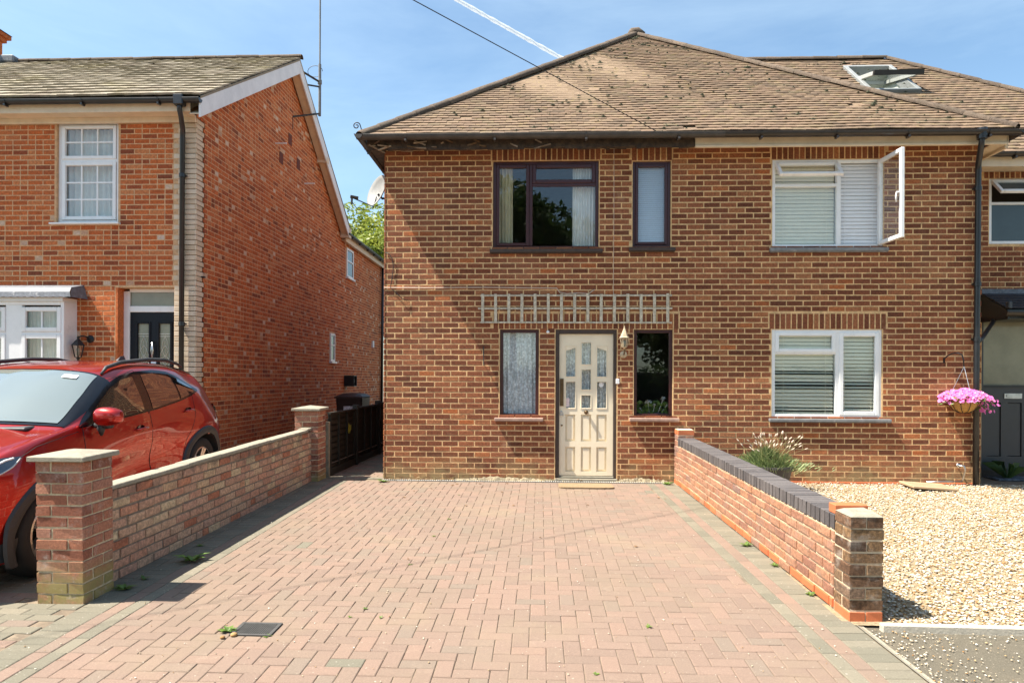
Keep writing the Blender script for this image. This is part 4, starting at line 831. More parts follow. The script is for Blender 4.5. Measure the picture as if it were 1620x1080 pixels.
MB().box(6.90, 7.16, 1.16, 1.24, ddn, ddn + .012, G).box(6.93, 7.13, 1.185, 1.22, ddn + .012, ddn + .02, G).build('letter_plate', metal, d2, bevel=.003)
MB().box(6.50, 7.8, -.05, .10, ddn - .1, ddn + .02, G).build('door_step', dark_wood, hr)
tag(MB().box(6.52, 7.75, 9.98, 10.32, .0, .03).build('doormat', plain('blue_grey_mat', (.10, .115, .14), .95, var=.6, vscale=16, bump=.6), bevel=.008), 'blue-grey patterned mat on the step of the dark grey door', 'doormat')
MB().box(5.95, 8.6, 9.48, 10.34, -.02, -.002, RI).build('porch_floor', sand_joint, hr)

# ================================================================ LEFT-HAND HOUSE
YL, XS = 9.75, -5.025
hl = thing('house', 'orange-red brick gable house on the left with cream quoins and black front door', 'house', T(-7, YL, .1)); LI = T(7, -YL, -.1)
K = sub(LI, frame((0, YL, 0), (1, 0, 0), (0, 0, 1))); KS = sub(LI, frame((XS, YL, 0), (0, 1, 0), (0, 0, 1)))
WA, DA, BAY = (-7.12, -6.19, 3.68, 5.19), (-6.225, -5.345, .1, 2.735), (-9.4, -7.0, .8, 2.6)
RDY, RDZ, REY, LEZ = 13.39, 7.78, 16.95, 5.28        # ridge, rear eaves
mb = MB(); slab(mb, K, -12.6, XS, -.1, 5.25, [WA, DA, BAY], .25)
gab = [(0, -.1), (0, 5.25), (RDY - YL, 7.66), (REY - YL - .05, 5.15), (21.4 - YL, 5.0), (21.4 - YL, -.1)]
mb.prism(gab, -.25, 0, KS); mb.build('wall', mortar_left, hl)
MB().box(-12.6, -12.35, YL + .25, 21.4, -.1, 5.2, LI).box(-12.6, XS - .25, 21.2, 21.4, -.1, 4.9, LI).box(-12.3, XS - .26, YL + .26, 21.1, 2.8, 3.0, LI).box(-12.3, XS - .26, 13, 13.1, 0, 5.2, LI).build('wall', interior, hl)
C = Courses(hl, [brick_left, quoin_m, brick_pale], nmax=290)
brick_wall(C, K, -12.6, XS - .34, -.05, 5.2, [(WA[0] - .02, WA[1] + .02, WA[2] - .05, 5.3), DA, (-9.6, -6.98, -.1, 2.66), (DA[1] - .005, XS, -.1, 2.74)], .219, .0635, .0105, .002, headers=.32, vis=1, pale=(.07, 2))
tpf = lambda w: (.0, min(21.4 - YL, ((7.66 - w) / (7.66 - 5.15) * (REY - RDY) + RDY - YL) if w > 5.15 else 21.4 - YL)) if w < 5.25 else ((w - 5.25) / (7.66 - 5.25) * (RDY - YL), (7.66 - w) / (7.66 - 5.15) * (REY - RDY) + RDY - YL)
def tp2(w):
    a, b = tpf(w); return (max(a, ((.20 if int(round((w + .05) / .074 - .5)) % 2 else .24) if w < 5.2 else a)), b)
brick_wall(C, KS, 0, 21.4 - YL, -.05, 7.6, [(7.64, 8.34, 4.02, 4.82), (6.30, 6.72, 1.80, 2.52)], .219, .0635, .0105, .0025, top=tp2, headers=.45, pale=(.11, 2))
gq = .074; k = 0; w = -.05
while w < 5.18:
    lf, ls = ((.335, .19) if k % 2 else (.27, .235)); x0 = XS - lf
    if w < 2.72: x0 = DA[1] + .0
    C.put('shell', XS + .012 - x0 - .006, .0655, .005, K @ T((x0 + XS + .012) / 2, w + gq / 2, 0), 1); C.put('shell', ls, .0655, .005, KS @ T(ls / 2 - .012, w + gq / 2, 0), 1)
    w += gq; k += 1
C.finish()
# dark red putlog holes and pipes in the gable
for (y, z) in ((12.99, 5.68), (13.45, 6.2), (13.92, 5.85)): MB().box(y - YL - .09, y - YL + .09, z - .12, z + .1, -.01, .009, KS).build('air_brick', plain('red_air_brick', (.13, .03, .015), .9) if 'red_air_brick' not in MATS else MATS['red_air_brick'], hl)
for (y, z) in ((12.7, 5.85), (14.3, 5.55)): MB().tube([(y - YL, z, 0), (y - YL, z, .22)], .014, 8, KS).build('overflow_pipe', white_upvc, hl)
MB().box(9.6 - YL + .3, 9.6 - YL + .34, 2.9, 2.92, 0, .05, KS).build('wall_hook', iron, hl)
for (r, sp) in (((7.68, 8.30, 4.05, 4.80), 4.45), ((6.33, 6.69, 1.83, 2.50), 2.2)):
    window(hl, KS @ T(0, 0, .03), r, 0, .05, white_upvc, mull=[(r[0] + .05, r[1] - .05, sp, sp + .04)], lights=[(r[0] + .05, r[1] - .05, r[2] + .05, sp, 0), (r[0] + .05, r[1] - .05, sp + .04, r[3] - .05, 0)], gm=smoke_pane)
    MB().box(r[0] - .03, r[1] + .03, r[2] - .045, r[2], 0, .07, KS).build('window_sill', white_upvc, hl)
fl = MB(); fl.ring(-.14, .14, -.14, .14, .02, .0, .26, KS @ T(17.42 - YL, 1.36, 0)); fl.lathe([(.05, 0), (.05, .2), (.07, .22), (.0, .23)], 14, KS @ T(17.42 - YL, 1.36, 0)); fl.build('flue_guard', iron, hl)
MB().box(5.05, 5.2, .28, .42, 0, .05, KS).build('wall_vent', dark_metal, hl, bevel=.01); MB().box(7.0, 7.16, .42, .58, 0, .05, KS).build('wall_vent', dark_metal, hl, bevel=.01)
MB().box(10.35, 10.5, 2.35, 2.55, 0, .05, KS).build('meter_box', white_upvc, hl)
# roof
PL = math.atan2(RDZ - 5.40, RDY - 9.42); slL = math.hypot(RDZ - 5.40, RDY - 9.42)
XV = -4.80
FT = sub(LI, frame((0, 9.40, 5.388), (1, 0, 0), (0, math.cos(PL), math.sin(PL))))
mb = MB(); V = [(-12.6, 9.42, 5.385), (XV, 9.42, 5.385), (XV, RDY, RDZ - .015), (-12.6, RDY, RDZ - .015), (XV, 17.05, 5.2), (-12.6, 17.05, 5.2)]
mb.add(V, [(0, 1, 2, 3), (3, 2, 4, 5)], LI); mb.add([(x, y, z - .035) for x, y, z in V], [(3, 2, 1, 0), (5, 4, 2, 3)], LI)
mb.add([V[1], V[2], V[4]] + [(x, y, z - .035) for x, y, z in (V[1], V[2], V[4])], [(0, 3, 4, 1), (1, 4, 5, 2)], LI)
mb.add([(-4.86, 17.0, 5.02), (-4.86, 21.5, 5.02), (-7.2, 21.5, 7.0), (-7.2, 17.0, 7.0)], [(0, 1, 2, 3)], LI); roofl = mb.build('roof', roof_left, hl)
C = Courses(roofl, [roof_left], 'roof_tile', 'roof_tiles', 290, .0025)
tiles(C, FT, int(slL / .274) + 1, lambda s: (-12.6, XV), t=.030, gau=.274, tw=.245, stag=0, sag=lambda u, s: .006 * math.sin(u * 2 + s * 3)); C.finish()
ridge(roofl, (XV, RDY, RDZ), (-12.5, RDY, RDZ), .07, .42, inv=LI)
ch = MB(); ch.box(-12.4, -11.42, 12.9, 14.0, 6.9, 8.5, LI).box(-12.45, -11.36, 12.85, 14.05, 8.5, 8.58, LI).box(-12.5, -11.30, 12.8, 14.1, 8.58, 8.66, LI); ch.build('chimney', brick_left, roofl); MB().add([(-12.5, 12.8, 8.66), (-11.27, 12.8, 8.66), (-11.27, 14.1, 8.66), (-12.5, 14.1, 8.66), (-12.0, 13.4, 9.0)], [(0, 1, 4), (1, 2, 4), (2, 3, 4), (3, 0, 4)], LI).build('chimney_flaunching', lead_m, roofl)
MB().box(-12.2, -10.55, 13.2, 13.6, 7.72, 7.86, LI).build('ridge_flashing', lead_m, roofl, bevel=.02)
# bargeboards and eaves
def board(a, b, h, t0, t1, mat, name, inv=LI):
    a, b = Vector(a), Vector(b); v = [(t0, a.y, a.z), (t0, b.y, b.z), (t0, b.y, b.z - h[1]), (t0, a.y, a.z - h[0]), (t1, a.y, a.z), (t1, b.y, b.z), (t1, b.y, b.z - h[1]), (t1, a.y, a.z - h[0])]
    return MB().add(v, [(0, 1, 2, 3), (7, 6, 5, 4), (0, 4, 5, 1), (3, 2, 6, 7), (0, 3, 7, 4), (1, 5, 6, 2)], inv).build(name, mat, hl, bevel=.003)
board((0, 9.44, 5.365), (0, RDY + .001, RDZ - .04), (.27, .27), -4.835, -4.805, barge_m, 'bargeboard')
board((0, RDY + .002, RDZ - .04), (0, 16.98, 5.18), (.25, .25), -4.835, -4.805, barge_m, 'bargeboard')
board((0, RDY, RDZ - .24), (0, 16.95, 5.02), (.02, .02), -5.0, -4.838, cream_fascia, 'verge_soffit'); board((0, 9.5, 5.18), (0, RDY, RDZ - .24), (.02, .02), -5.0, -4.838, cream_fascia, 'verge_soffit')
MB().box(-5.02, -4.80, 15.1, 15.25, 6.25, 6.38, LI).box(-5.02, -4.8, 16.9, 17.1, 4.95, 5.2, LI).build('purlin_end', cream_fascia, hl)
MB().box(-12.6, -4.99, 9.49, 9.52, 5.20, 5.38, LI).box(-12.6, -5.02, 9.52, 9.735, 5.21, 5.225, LI).box(-12.6, -5.02, 9.70, 9.735, 5.13, 5.21, LI).build('fascia', cream_fascia, hl, bevel=.003)
gutter(hl, (-12.6, 9.42, 5.36), (-4.80, 9.42, 5.345), .055, black_plastic, LI, brackets=7)
pipe(hl, [(-5.10, 9.42, 5.32), (-5.10, 9.42, 5.2), (-5.12, 9.5, 5.12), (-5.18, 9.66, 5.0), (-5.20, 9.69, 4.9), (-5.205, 9.69, .3)], .036, black_plastic, LI, collars=((-5.2, 9.69, 4.35), (-5.2, 9.69, 2.2)))
MB().box(-5.17, -5.03, 9.36, 9.48, 5.25, 5.40, LI).build('gutter_outlet', black_plastic, hl, bevel=.012)
MB().box(-4.92, -4.90, 17.0, 21.5, 4.87, 5.06, LI).box(XS, -4.92, 17.0, 21.5, 4.90, 4.92, LI).build('fascia', cream_fascia, hl)
gutter(hl, (-4.83, 16.9, 5.06), (-4.83, 21.5, 5.04), .055, black_plastic, LI, brackets=6)
pipe(hl, [(-4.95, 21.2, 4.9), (-4.97, 21.2, .2)], .04, black_plastic, LI, name='downpipe')
# upper window
wl = window(hl, K, WA, -.04, .05, white_upvc, mull=[(-7.07, -6.24, 4.58, 4.64)], lights=[(-7.065, -6.245, 4.63, 5.13, .05, (3, 2)), (-7.065, -6.245, 3.735, 4.59, .055, (3, 3))], label='white sash-style window upstairs')
MB().box(-7.19, -6.15, 3.655, 3.68, -.08, .07, K).build('window_sill', white_upvc, hl, bevel=.004)
drape('curtain', 'white voile behind the upstairs window of the orange brick house', 'curtain', frame((0, YL, 0), (1, 0, 0), (0, 0, 1)), -7.05, -6.26, 3.73, 5.12, -.2, curt_m, 9, .02, seed=8)
# bay window with lead roof
KB = K @ T(0, 0, .28); mb = MB()
mb.box(-9.4, -6.98, -.1, .82, 0, .28, K); bayw = mb.build('bay_base', brick_left, hl)
lg = [(-9.3, -8.50, .95, 2.03, .06, (2, 3)), (-9.3, -8.50, 2.07, 2.42, .06, (2, 1)), (-8.36, -7.62, .95, 2.03, .06, (2, 3)), (-8.36, -7.62, 2.07, 2.42, .06, (2, 1)), (-7.42, -6.86 - .2, .95, 2.03, .06, (2, 3)), (-7.42, -7.06, 2.07, 2.42, .06, (2, 1))]
XB = -6.80
lg = [(-9.2, -8.42, .95, 2.03, .06, (2, 3)), (-9.2, -8.42, 2.07, 2.42, .06, (2, 1)), (-8.36, -7.66, .95, 2.03, .06, (2, 3)), (-8.36, -7.66, 2.07, 2.42, .06, (2, 1)), (-7.42, XB - .04, .95, 2.03, .06, (2, 3)), (-7.42, XB - .04, 2.07, 2.42, .06, (2, 1))]
window(hl, KB, (-9.3, XB, .85, 2.50), .0, .05, white_upvc, mull=[(-7.66, -7.42, .90, 2.45), (-8.42, -8.36, .90, 2.45), (-7.42, XB - .05, 2.03, 2.07), (-8.36, -7.66, 2.03, 2.07)], lights=lg, label='white bay window with glazing bars')
MB().box(XB - .05, XB - .002, .82, 2.5, .0, .25, K).box(-9.3, XB, 2.502, 2.56, 0, .31, K).build('bay_cheek', white_upvc, hl)
rows = [[(x, w_ + .004 * math.sin(x * 60) * (j == 0), n_) for x in np.linspace(-9.4, XB + .16 - j * .02, 120)] for j, (w_, n_) in enumerate(((2.555, .375), (2.63, .36), (2.70, .30), (2.77, .0)))]
MB().grid(rows, K).add([(XB + .16, 2.555, .375), (XB + .12, 2.70, .30), (XB + .10, 2.77, 0), (XB + .16, 2.56, 0)], [(0, 3, 2, 1)], K).build('bay_roof', lead_m, hl, smooth=False, label='wavy-edged lead roof over the bay')
KW = frame((0, YL, 0), (1, 0, 0), (0, 0, 1))
drape('curtain', 'white curtain behind the right-hand light of the bay window', 'curtain', KW, -7.45, -6.85, .9, 2.45, .08, curt_m, 8, .02, seed=12)
drape('curtain', 'white curtain behind the bay window light cut by the left edge', 'curtain', KW, -8.4, -7.66, .9, 2.45, .08, curt_m, 9, .02, seed=14)
# black front door
dn = -.16
MB().box(DA[0], DA[0] + .035, .1, 2.735, -.25, -.0, K).build('reveal_strip', brick_left, hl)
mb = MB().box(-6.19, -6.10, .1, 2.70, dn - .06, dn + .02, K).box(-5.385, -5.345, .1, 2.70, dn - .06, dn + .02, K).box(-6.10, -5.385, 2.39, 2.48, dn - .06, dn + .02, K).box(-6.10, -5.385, 2.685, 2.735, dn - .06, dn + .02, K)
mb.build('door_frame', white_upvc, hl, bevel=.004); MB().box(-6.10, -5.385, 2.48, 2.685, dn - .02, dn - .01, K).build('transom_pane', frosted, hl)
mb = MB(); gp_ = [(-5.985, -5.815, 1.25, 2.22), (-5.66, -5.49, 1.25, 2.22)]; gl_ = [(-5.985, -5.815, .4, 1.1), (-5.66, -5.49, .4, 1.1)]
slab(mb, K @ T(0, 0, dn), -6.098, -5.387, .16, 2.388, gp_ + gl_, .05); dk = mb.build('door', black_door, hl, label='black front door with two leaded panes')
for i, p in enumerate(gp_):
    MB().box(*p, dn - .03, dn - .02, K).build('pane', frosted, dk); MB().ring(p[0] - .03, p[1] + .03, p[2] - .03, p[3] + .03, .03, dn, dn + .014, K).build('bead', black_door, dk, bevel=.005)
    ld = MB(); cx_ = (p[0] + p[1]) / 2; ld.box(p[0], p[1], 2.065, 2.075, dn - .019, dn - .014, K).box(p[0], p[1], 2.03, 2.038, dn - .019, dn - .014, K)
    for (z0, z1, wd) in ((1.72, 2.03, .05), (1.55, 1.75, .07), (1.30, 1.62, .045), (1.60, 1.90, .07)):
        for s_ in (-1, 1): ld.tube([(cx_ + s_ * wd * math.sin(math.pi * q_ / 10), z0 + (z1 - z0) * q_ / 10, dn - .016) for q_ in range(11)], .0035, 5, K)
    ld.tube([(cx_, 1.25, dn - .016), (cx_, 2.07, dn - .016)], .002, 4, K); ld.build('lead_cames', plain('pale_lead', (.6, .6, .52), .5) if 'pale_lead' not in MATS else MATS['pale_lead'], dk)
for p in gl_: MB().box(*p, dn - .045, dn - .02, K).build('panel', black_door, dk, bevel=.01)
MB().tube([(-5.737, 1.95, dn + .01), (-5.737, 1.93, dn + .05), (-5.75, 1.82, dn + .055), (-5.737, 1.72, dn + .05), (-5.722, 1.82, dn + .055), (-5.737, 1.93, dn + .05)], .012, 8, K).build('door_knocker', metal, dk, smooth=True)
MB().box(-5.775, -5.70, 1.52, 1.66, dn, dn + .012, K).build('sticker', plain('pale_blue_notice', (.6, .7, .8), .4), dk)

# ================================================================ GARDEN WALLS
def sloped(p, q):     # root frame along p->q on the sloping ground: x along, y to its left, z up (square to the slope)
    p = Vector((*p, gz(p[1]))); q = Vector((*q, gz(q[1]))); d = (q - p).normalized(); up = (Vector((0, 0, 1)) - d * d.z).normalized(); s = up.cross(d)
    return Matrix(((d.x, s.x, up.x, p.x), (d.y, s.y, up.y, p.y), (d.z, s.z, up.z, p.z), (0, 0, 0, 1))), (Vector(q) - Vector(p)).length
def pier(parent, cx, cy, w, hgt, mats, C, mi=0, g=.0755, h=.0635, base=None, last=None):
    MB().box(cx - w / 2 + .0075, cx + w / 2 - .0075, cy - w / 2 + .0075, cy + w / 2 - .0075, -.1, hgt, None).build('mortar_core', mats[-1], parent)
    n = int(round(hgt / g)); small = w < .25
    for r in range(n):
        z = (r + .5) * g; m_ = mi
        if base is not None and r == 0: m_ = base
        if last is not None and r == n - 1: m_ = last
        lay = []
        if small:
            if r % 2: lay = [(-.054, 0, .102, .215, 0), (.057, 0, .102, .215, 0)]
            else: lay = [(0, -.054, .215, .102, 0), (0, .057, .215, .102, 0)]
        else:
            a, b = w / 2 - .051, .215
            if r % 2: lay = [(-w / 2 + b / 2, -a, b, .102, 0), (w / 2 - .051, -w / 2 + b / 2, .102, b, 0), (w / 2 - b / 2, a, b, .102, 0), (-a, w / 2 - b / 2, .102, b, 0)]
            else: lay = [(w / 2 - b / 2, -a, b, .102, 0), (a, w / 2 - b / 2, .102, b, 0), (-w / 2 + b / 2, a, b, .102, 0), (-a, -w / 2 + b / 2, .102, b, 0)]
        for x, y, lx, ly, _ in lay:
            C.put('block', lx - .004 + rnd.uniform(-.003, .002), h + rnd.uniform(-.002, .001), ly + .001, T(cx + x + rnd.uniform(-.002, .002), cy + y + rnd.uniform(-.002, .002), z) @ Matrix.Rotation(rad(90), 4, 'X'), m_)
# left wall: pale mixed bricks with a flat concrete coping between two capped piers
Ml, _ = sloped((-3.245, 4.66), (-3.20, 9.42))
gwl = thing('garden_wall', 'low pale mixed-brick wall between two capped piers, beside the red car', 'garden wall', Ml)
C1 = Courses(gwl, [brick_wallL], nmax=280, jit=.002); WL = 4.60
MB().box(.17, WL, -.055, .047, -.1, .70).build('mortar_core', mortar_wallL, gwl)
FW = frame((WL, -.055, 0), (-1, 0, 0), (0, 0, 1)); 
FW = frame((0, -.055, 0), (1, 0, 0), (0, 0, 1))   # faces the driveway (-y)
def wavy(C, F, u0, u1, w0, n, L_, h, g, mi, jw=.004, seed=0):
    for r in range(n):
        for uc, l in rows_fill(u0, u1, (), L_, .011, u0 + (r % 2) * -.113 + rnd.uniform(-.02, .02)):
            if rnd.random() < .12 and l > .2: parts = [(uc - l / 4 - .003, l / 2 - .008), (uc + l / 4 + .003, l / 2 - .008)]
            else: parts = [(uc, l)]
            for c_, l_ in parts: C.put('shell', l_ - rnd.uniform(0, .006), h - rnd.uniform(.001, .007), .010 + rnd.uniform(-.003, .004), F @ T(c_, w0 + (r + .5) * g + .004 * math.sin(c_ * 1.7 + r), 0) @ Matrix.Rotation(rnd.gauss(0, .008), 4, 'Z'), mi)
wavy(C1, FW, .17, WL, -.0, 9, .217, .066, .0775, 0)
FWb = frame((WL, .047, 0), (-1, 0, 0), (0, 0, 1)); wavy(C1, FWb, 0, WL - .17, 0, 9, .217, .066, .0775, 0); C1.finish()
k = 0; x = .172
while x < WL - .05:
    l = min(.61, WL - x); MB().box(x + .002, x + l - .002, -.075, .065, .70 + rnd.uniform(0, .002), .735 + rnd.uniform(-.002, .002), Matrix.Rotation(rnd.gauss(0, .002), 4, 'Y')).build('coping_slab', concrete, gwl, bevel=.005); x += l
for nm, cx, lb in (('near', 0.0, None), ('far', 4.755, None)):
    pr = obj('pier', MB().box(cx - .18, cx + .18, -.18, .18, -.1, .006).mesh('pier', concrete_d), gwl, label='near brick pier with a pale cap' if nm == 'near' else 'far brick pier with a pale cap')
    C2 = Courses(pr, [brick_pier, mortar_pier], nmax=100, jit=.0032); pier(pr, cx, 0, .327, .975, [mortar_pier], C2, g=.0752); C2.finish()
    s = .198; mb = MB(); mb.add([(cx - s, -s, .980), (cx + s, -s, .978), (cx + s, s, .978), (cx - s, s, .978), (cx - s, -s, 1.012), (cx + s, -s, 1.012), (cx + s, s, 1.012), (cx - s, s, 1.012), (cx, 0, 1.045)], [(3, 2, 1, 0), (0, 1, 5, 4), (1, 2, 6, 5), (2, 3, 7, 6), (3, 0, 4, 7), (4, 5, 8), (5, 6, 8), (6, 7, 8), (7, 4, 8)])
    mb.build('pier_cap', concrete, pr, bevel=.004)
# right wall
Mr, WR = sloped((1.972, 4.44), (1.836, 9.44))
gwr = thing('garden_wall', 'low orange-brown brick wall topped with dark blue bricks, beside the gravel', 'garden wall', Mr)
C1 = Courses(gwr, [brick_wallR, brick_orange, brick_blue], nmax=295, jit=.0018)
MB().box(.1, WR - .1, -.209, -.006, -.1, .54).box(.215, WR - .22, -.200, -.012, .54, .628).build('mortar_core', mortar_wallR, gwr)
FA = frame((WR, -.004, 0), (-1, 0, 0), (0, 0, 1)); FB = frame((0, -.211, 0), (1, 0, 0), (0, 0, 1))
for r in range(7):
    for Fx, a in ((FA, 0), (FB, 0)):
        for uc, l in rows_fill(.222, WR - .222, (), .215, .0105, (r % 2) * -.113):
            uu = uc
            C1.put('shell', l - rnd.uniform(0, .004), (.062 if r else .058) - rnd.uniform(0, .003), .007 + (.006 if r == 0 else 0) + rnd.uniform(-.002, .003), Fx @ T(uu, .015 + (r + .5) * .075, 0) @ Matrix.Rotation(rnd.gauss(0, .005), 4, 'Z'), 1 if (r == 0 and rnd.random() < .9) else 0)
x = .222
while x < WR - .26:
    C1.put('block', .065, .217, .100, T(x + .033, -.107 + rnd.uniform(-.002, .002), .545 + .052 + rnd.uniform(-.0015, .0015)), 2); x += .0752
C1.put('block', .102, .215, .062, T(.275, -.115, .648 + .031), 1)
C1.finish()
pr = obj('pier', MB().box(-.005, .225, -.222, .008, -.1, .012).mesh('pier', concrete_d), gwr, label='near end pier of rough brown bricks')
C2 = Courses(pr, [brick_end, brick_orange, mortar_wallR], nmax=60, jit=.003); pier(pr, .1075, -.1075, .215, .68, [mortar_wallR], C2, base=1); C2.finish()
MB().add([(.0, -.21, .68), (.215, -.21, .68), (.215, -.0, .68), (.0, -.0, .68), (.03, -.18, .70), (.18, -.17, .705), (.18, -.04, .70), (.03, -.05, .695)], [(0, 1, 5, 4), (1, 2, 6, 5), (2, 3, 7, 6), (3, 0, 4, 7), (4, 5, 6, 7)]).build('mortar_cap', concrete, pr)
pr = obj('pier', MB().box(WR - .225, WR + .005, -.222, .008, -.1, .012).mesh('pier', concrete_d), gwr, label='far end pier against the house')
C2 = Courses(pr, [brick_wallR, brick_orange, mortar_wallR], nmax=60, jit=.002); pier(pr, WR - .1075, -.1075, .215, .755, [mortar_wallR], C2, base=1, last=1); C2.finish()

# ================================================================ FENCE, BIN, DRAINS, MAT, COVER
Mf = T(-3.03, 9.62, .0)
fe = thing('panel_fence', 'dark stained low panel fence running back along the side path', 'fence', Mf)
for k, (y0, y1) in enumerate(((.05, 1.42), (1.52, 2.95), (3.05, 4.5), (4.6, 6.1), (6.2, 7.7))):
    hg = .90 + .02 * k
    for j in range(9):
        z = .13 + j * (hg - .13) / 9; MB().box(-.012 - .006 * (j % 2), -.004, y0, y1, z, z + (hg - .13) / 9 + .015).build('slat', fence_wood, fe)
    for j in range(4):
        y = y0 + .04 + (y1 - y0 - .08) * j / 3; MB().box(-.003, .022, y - .02, y + .02, .13, hg).build('batten', fence_wood, fe)
    MB().box(-.02, .028, y0, y1, hg, hg + .03).build('capping_rail', fence_wood, fe); MB().box(-.02, .02, y0, y1, .02, .125).build('gravel_board', fence_wood, fe)
    MB().box(-.045, .045, y1 + .01, y1 + .09, 0, hg + .09).build('post', fence_wood, fe, bevel=.006)
MB().box(-.02, .03, -.05, .02, 0, .80).build('post', post_wood, fe, label='short grey post beside the far pier')
tag(MB().add([(-2.985, 10.55 + a, .62 + b) for a, b in ((-.06, -.05), (.05, -.06), (.08, .0), (.13, .08), (.03, .05), (-.02, .12), (-.04, .03))] + [(-2.96, 10.58, .62)], [(i, (i + 1) % 7, 7) for i in range(7)]).build('bramble_sprig', leafmat('yellow_green_leaf', (.25, .25, .03), (.4, .38, .05))), 'small yellow-green sprig poking through the dark fence', 'plant')
bn = thing('wheelie_bin', 'dark brown wheeled bin behind the dark fence, against the orange house', 'wheelie bin', T(-4.15, 15.0, .04))
mb = MB(); mb.add([(-.24, -.28, .03), (.24, -.28, .03), (.24, .28, .03), (-.24, .28, .03), (-.29, -.36, .98), (.29, -.36, .98), (.29, .36, .98), (-.29, .36, .98)], [(3, 2, 1, 0), (0, 1, 5, 4), (1, 2, 6, 5), (2, 3, 7, 6), (3, 0, 4, 7), (4, 5, 6, 7)]); mb.build('body', bin_m, bn, bevel=.02)
mb = MB(); mb.grid([[(x, y, .98 + .085 * (1 - (x / .31) ** 4) * (1 - (y / .4) ** 6)) for x in np.linspace(-.31, .31, 9)] for y in np.linspace(-.40, .40, 9)]); mb.box(-.31, .31, -.40, -.36, .95, .985); mb.build('lid', bin_m, bn, smooth=False)
for s_ in (-1, 1): MB().lathe([(0, -.03), (.1, -.03), (.1, .03), (0, .03)], 16, T(s_ * .25, .28, .1) @ Matrix.Rotation(rad(90), 4, 'Y')).build('wheel', black_plastic, bn)
MB().box(-.2, .2, .38, .43, .93, .96).build('handle', bin_m, bn, bevel=.01); MB().box(-.12, .12, -.345, -.335, .62, .78).build('paper_label', plain('white_label', (.7, .7, .7), .5, var=.4, vscale=30), bn)
# drain cover
plain('drain_iron', (.062, .060, .055), .75, .0, var=.3, vscale=30)
dc = thing('drain_cover', 'small square grey drain cover with a grid pattern, set in the block paving', 'drain cover', T(-1.735, 4.12, gz(4.12) + .0175) @ Matrix.Rotation(.026, 4, 'X') @ Matrix.Diagonal((1.15, 1.1, 1, 1)))
MB().ring(-.11, .11, -.09, .09, .018, -.01, .003).build('frame', MATS['drain_iron'], dc); mb = MB().box(-.095, .095, -.075, .075, -.012, -.004); mb.build('tray', dark_metal, dc); mb = MB()
for k in range(-8, 9): mb.box(k * .0115 - .002, k * .0115 + .002, -.072, .072, -.004, .002)
for k in range(-6, 7): mb.box(-.092, .092, k * .0115 - .002, k * .0115 + .002, -.0042, .0015)
mb.build('grating', MATS['drain_iron'], dc)
# slot drain along the foot of the wall
sdn = thing('channel_drain', 'narrow channel drain with pale slotted edge along the foot of the wall', 'channel drain', T(-2.19, 9.385, .004))
MB().box(0, 4.0, 0, .06, -.02, .006).build('channel', dark_in, sdn); MB().box(0, 4.0, -.008, 0, -.02, .012).box(0, 4.0, .06, .066, -.02, .012).build('rim', galv, sdn); mb = MB()
for k in range(133): mb.box(k * .03, k * .03 + .013, 0, .06, .007, .0115)
mb.build('slots', plain('pale_slots', (.62, .60, .54), .6), sdn)
rb = MB(); R_ = random.Random(3)
for _ in range(420):
    x = R_.uniform(-2.15, 1.85); y = 9.465 - abs(R_.gauss(0, .022)); s = R_.uniform(.006, .028); z = R_.uniform(.0, .05) * (1 if y > 9.44 else .3)
    rb.add([(x + s * R_.uniform(-1, 1), y + s * R_.uniform(-1, 1), z + s * R_.uniform(-.8, .8)) for _ in range(4)], [(0, 1, 2), (0, 2, 3), (0, 3, 1), (1, 3, 2)])
rb.build('mortar_debris', piece_mat('debris', [(0, (.20, .15, .07)), (.5, (.34, .27, .14)), (1, (.30, .16, .08))], .4, 60), kind='stuff')
for (x0, x1, nseed) in ((-1.2, .1, 5), (.95, 1.8, 6)):
    R_ = random.Random(nseed); rows = []; n_ = 40
    for j, (yy, zz) in enumerate(((9.47, .06), (9.44, .045), (9.41, .0))): rows.append([(x0 + (x1 - x0) * i / n_, yy + R_.uniform(-.008, .008), max(.0, zz * (math.sin(math.pi * i / n_) ** .5) + R_.uniform(-.012, .012) * (j < 2))) for i in range(n_ + 1)])
    MB().grid(rows).build('rough_footing', concrete_d, kind='structure')
dm = MB(); R_ = random.Random(2); n_ = 36; pts = []
for k in range(n_):
    a = 2 * math.pi * k / n_; c_, s_ = math.cos(a), math.sin(a); e_ = .28
    pts.append((.60 + .36 * math.copysign(abs(c_) ** e_, c_) + R_.uniform(-.008, .008), 9.08 + .19 * math.copysign(abs(s_) ** e_, s_) + R_.uniform(-.008, .008)))
tag(dm.prism(pts, gz(9.08) + .012, gz(9.08) + .028).build('doormat', mat_m), 'worn sandy doormat lying on the paving before the cream door', 'doormat')
cv = thing('inspection_cover', 'tilted buff cover board lying on the gravel below the tap', 'cover', T(5.08, 9.16, gz(9.16) + .035) @ Matrix.Rotation(-.10, 4, 'Z') @ Matrix.Rotation(.05, 4, 'Y'))
MB().box(-.27, .27, -.22, .24, 0, .03).build('board', cover_m, cv, bevel=.005)
for k in range(3): MB().box(-.255, .255, -.12 + k * .11, -.112 + k * .11, .0295, .0315).build('groove', dark_wood, cv)

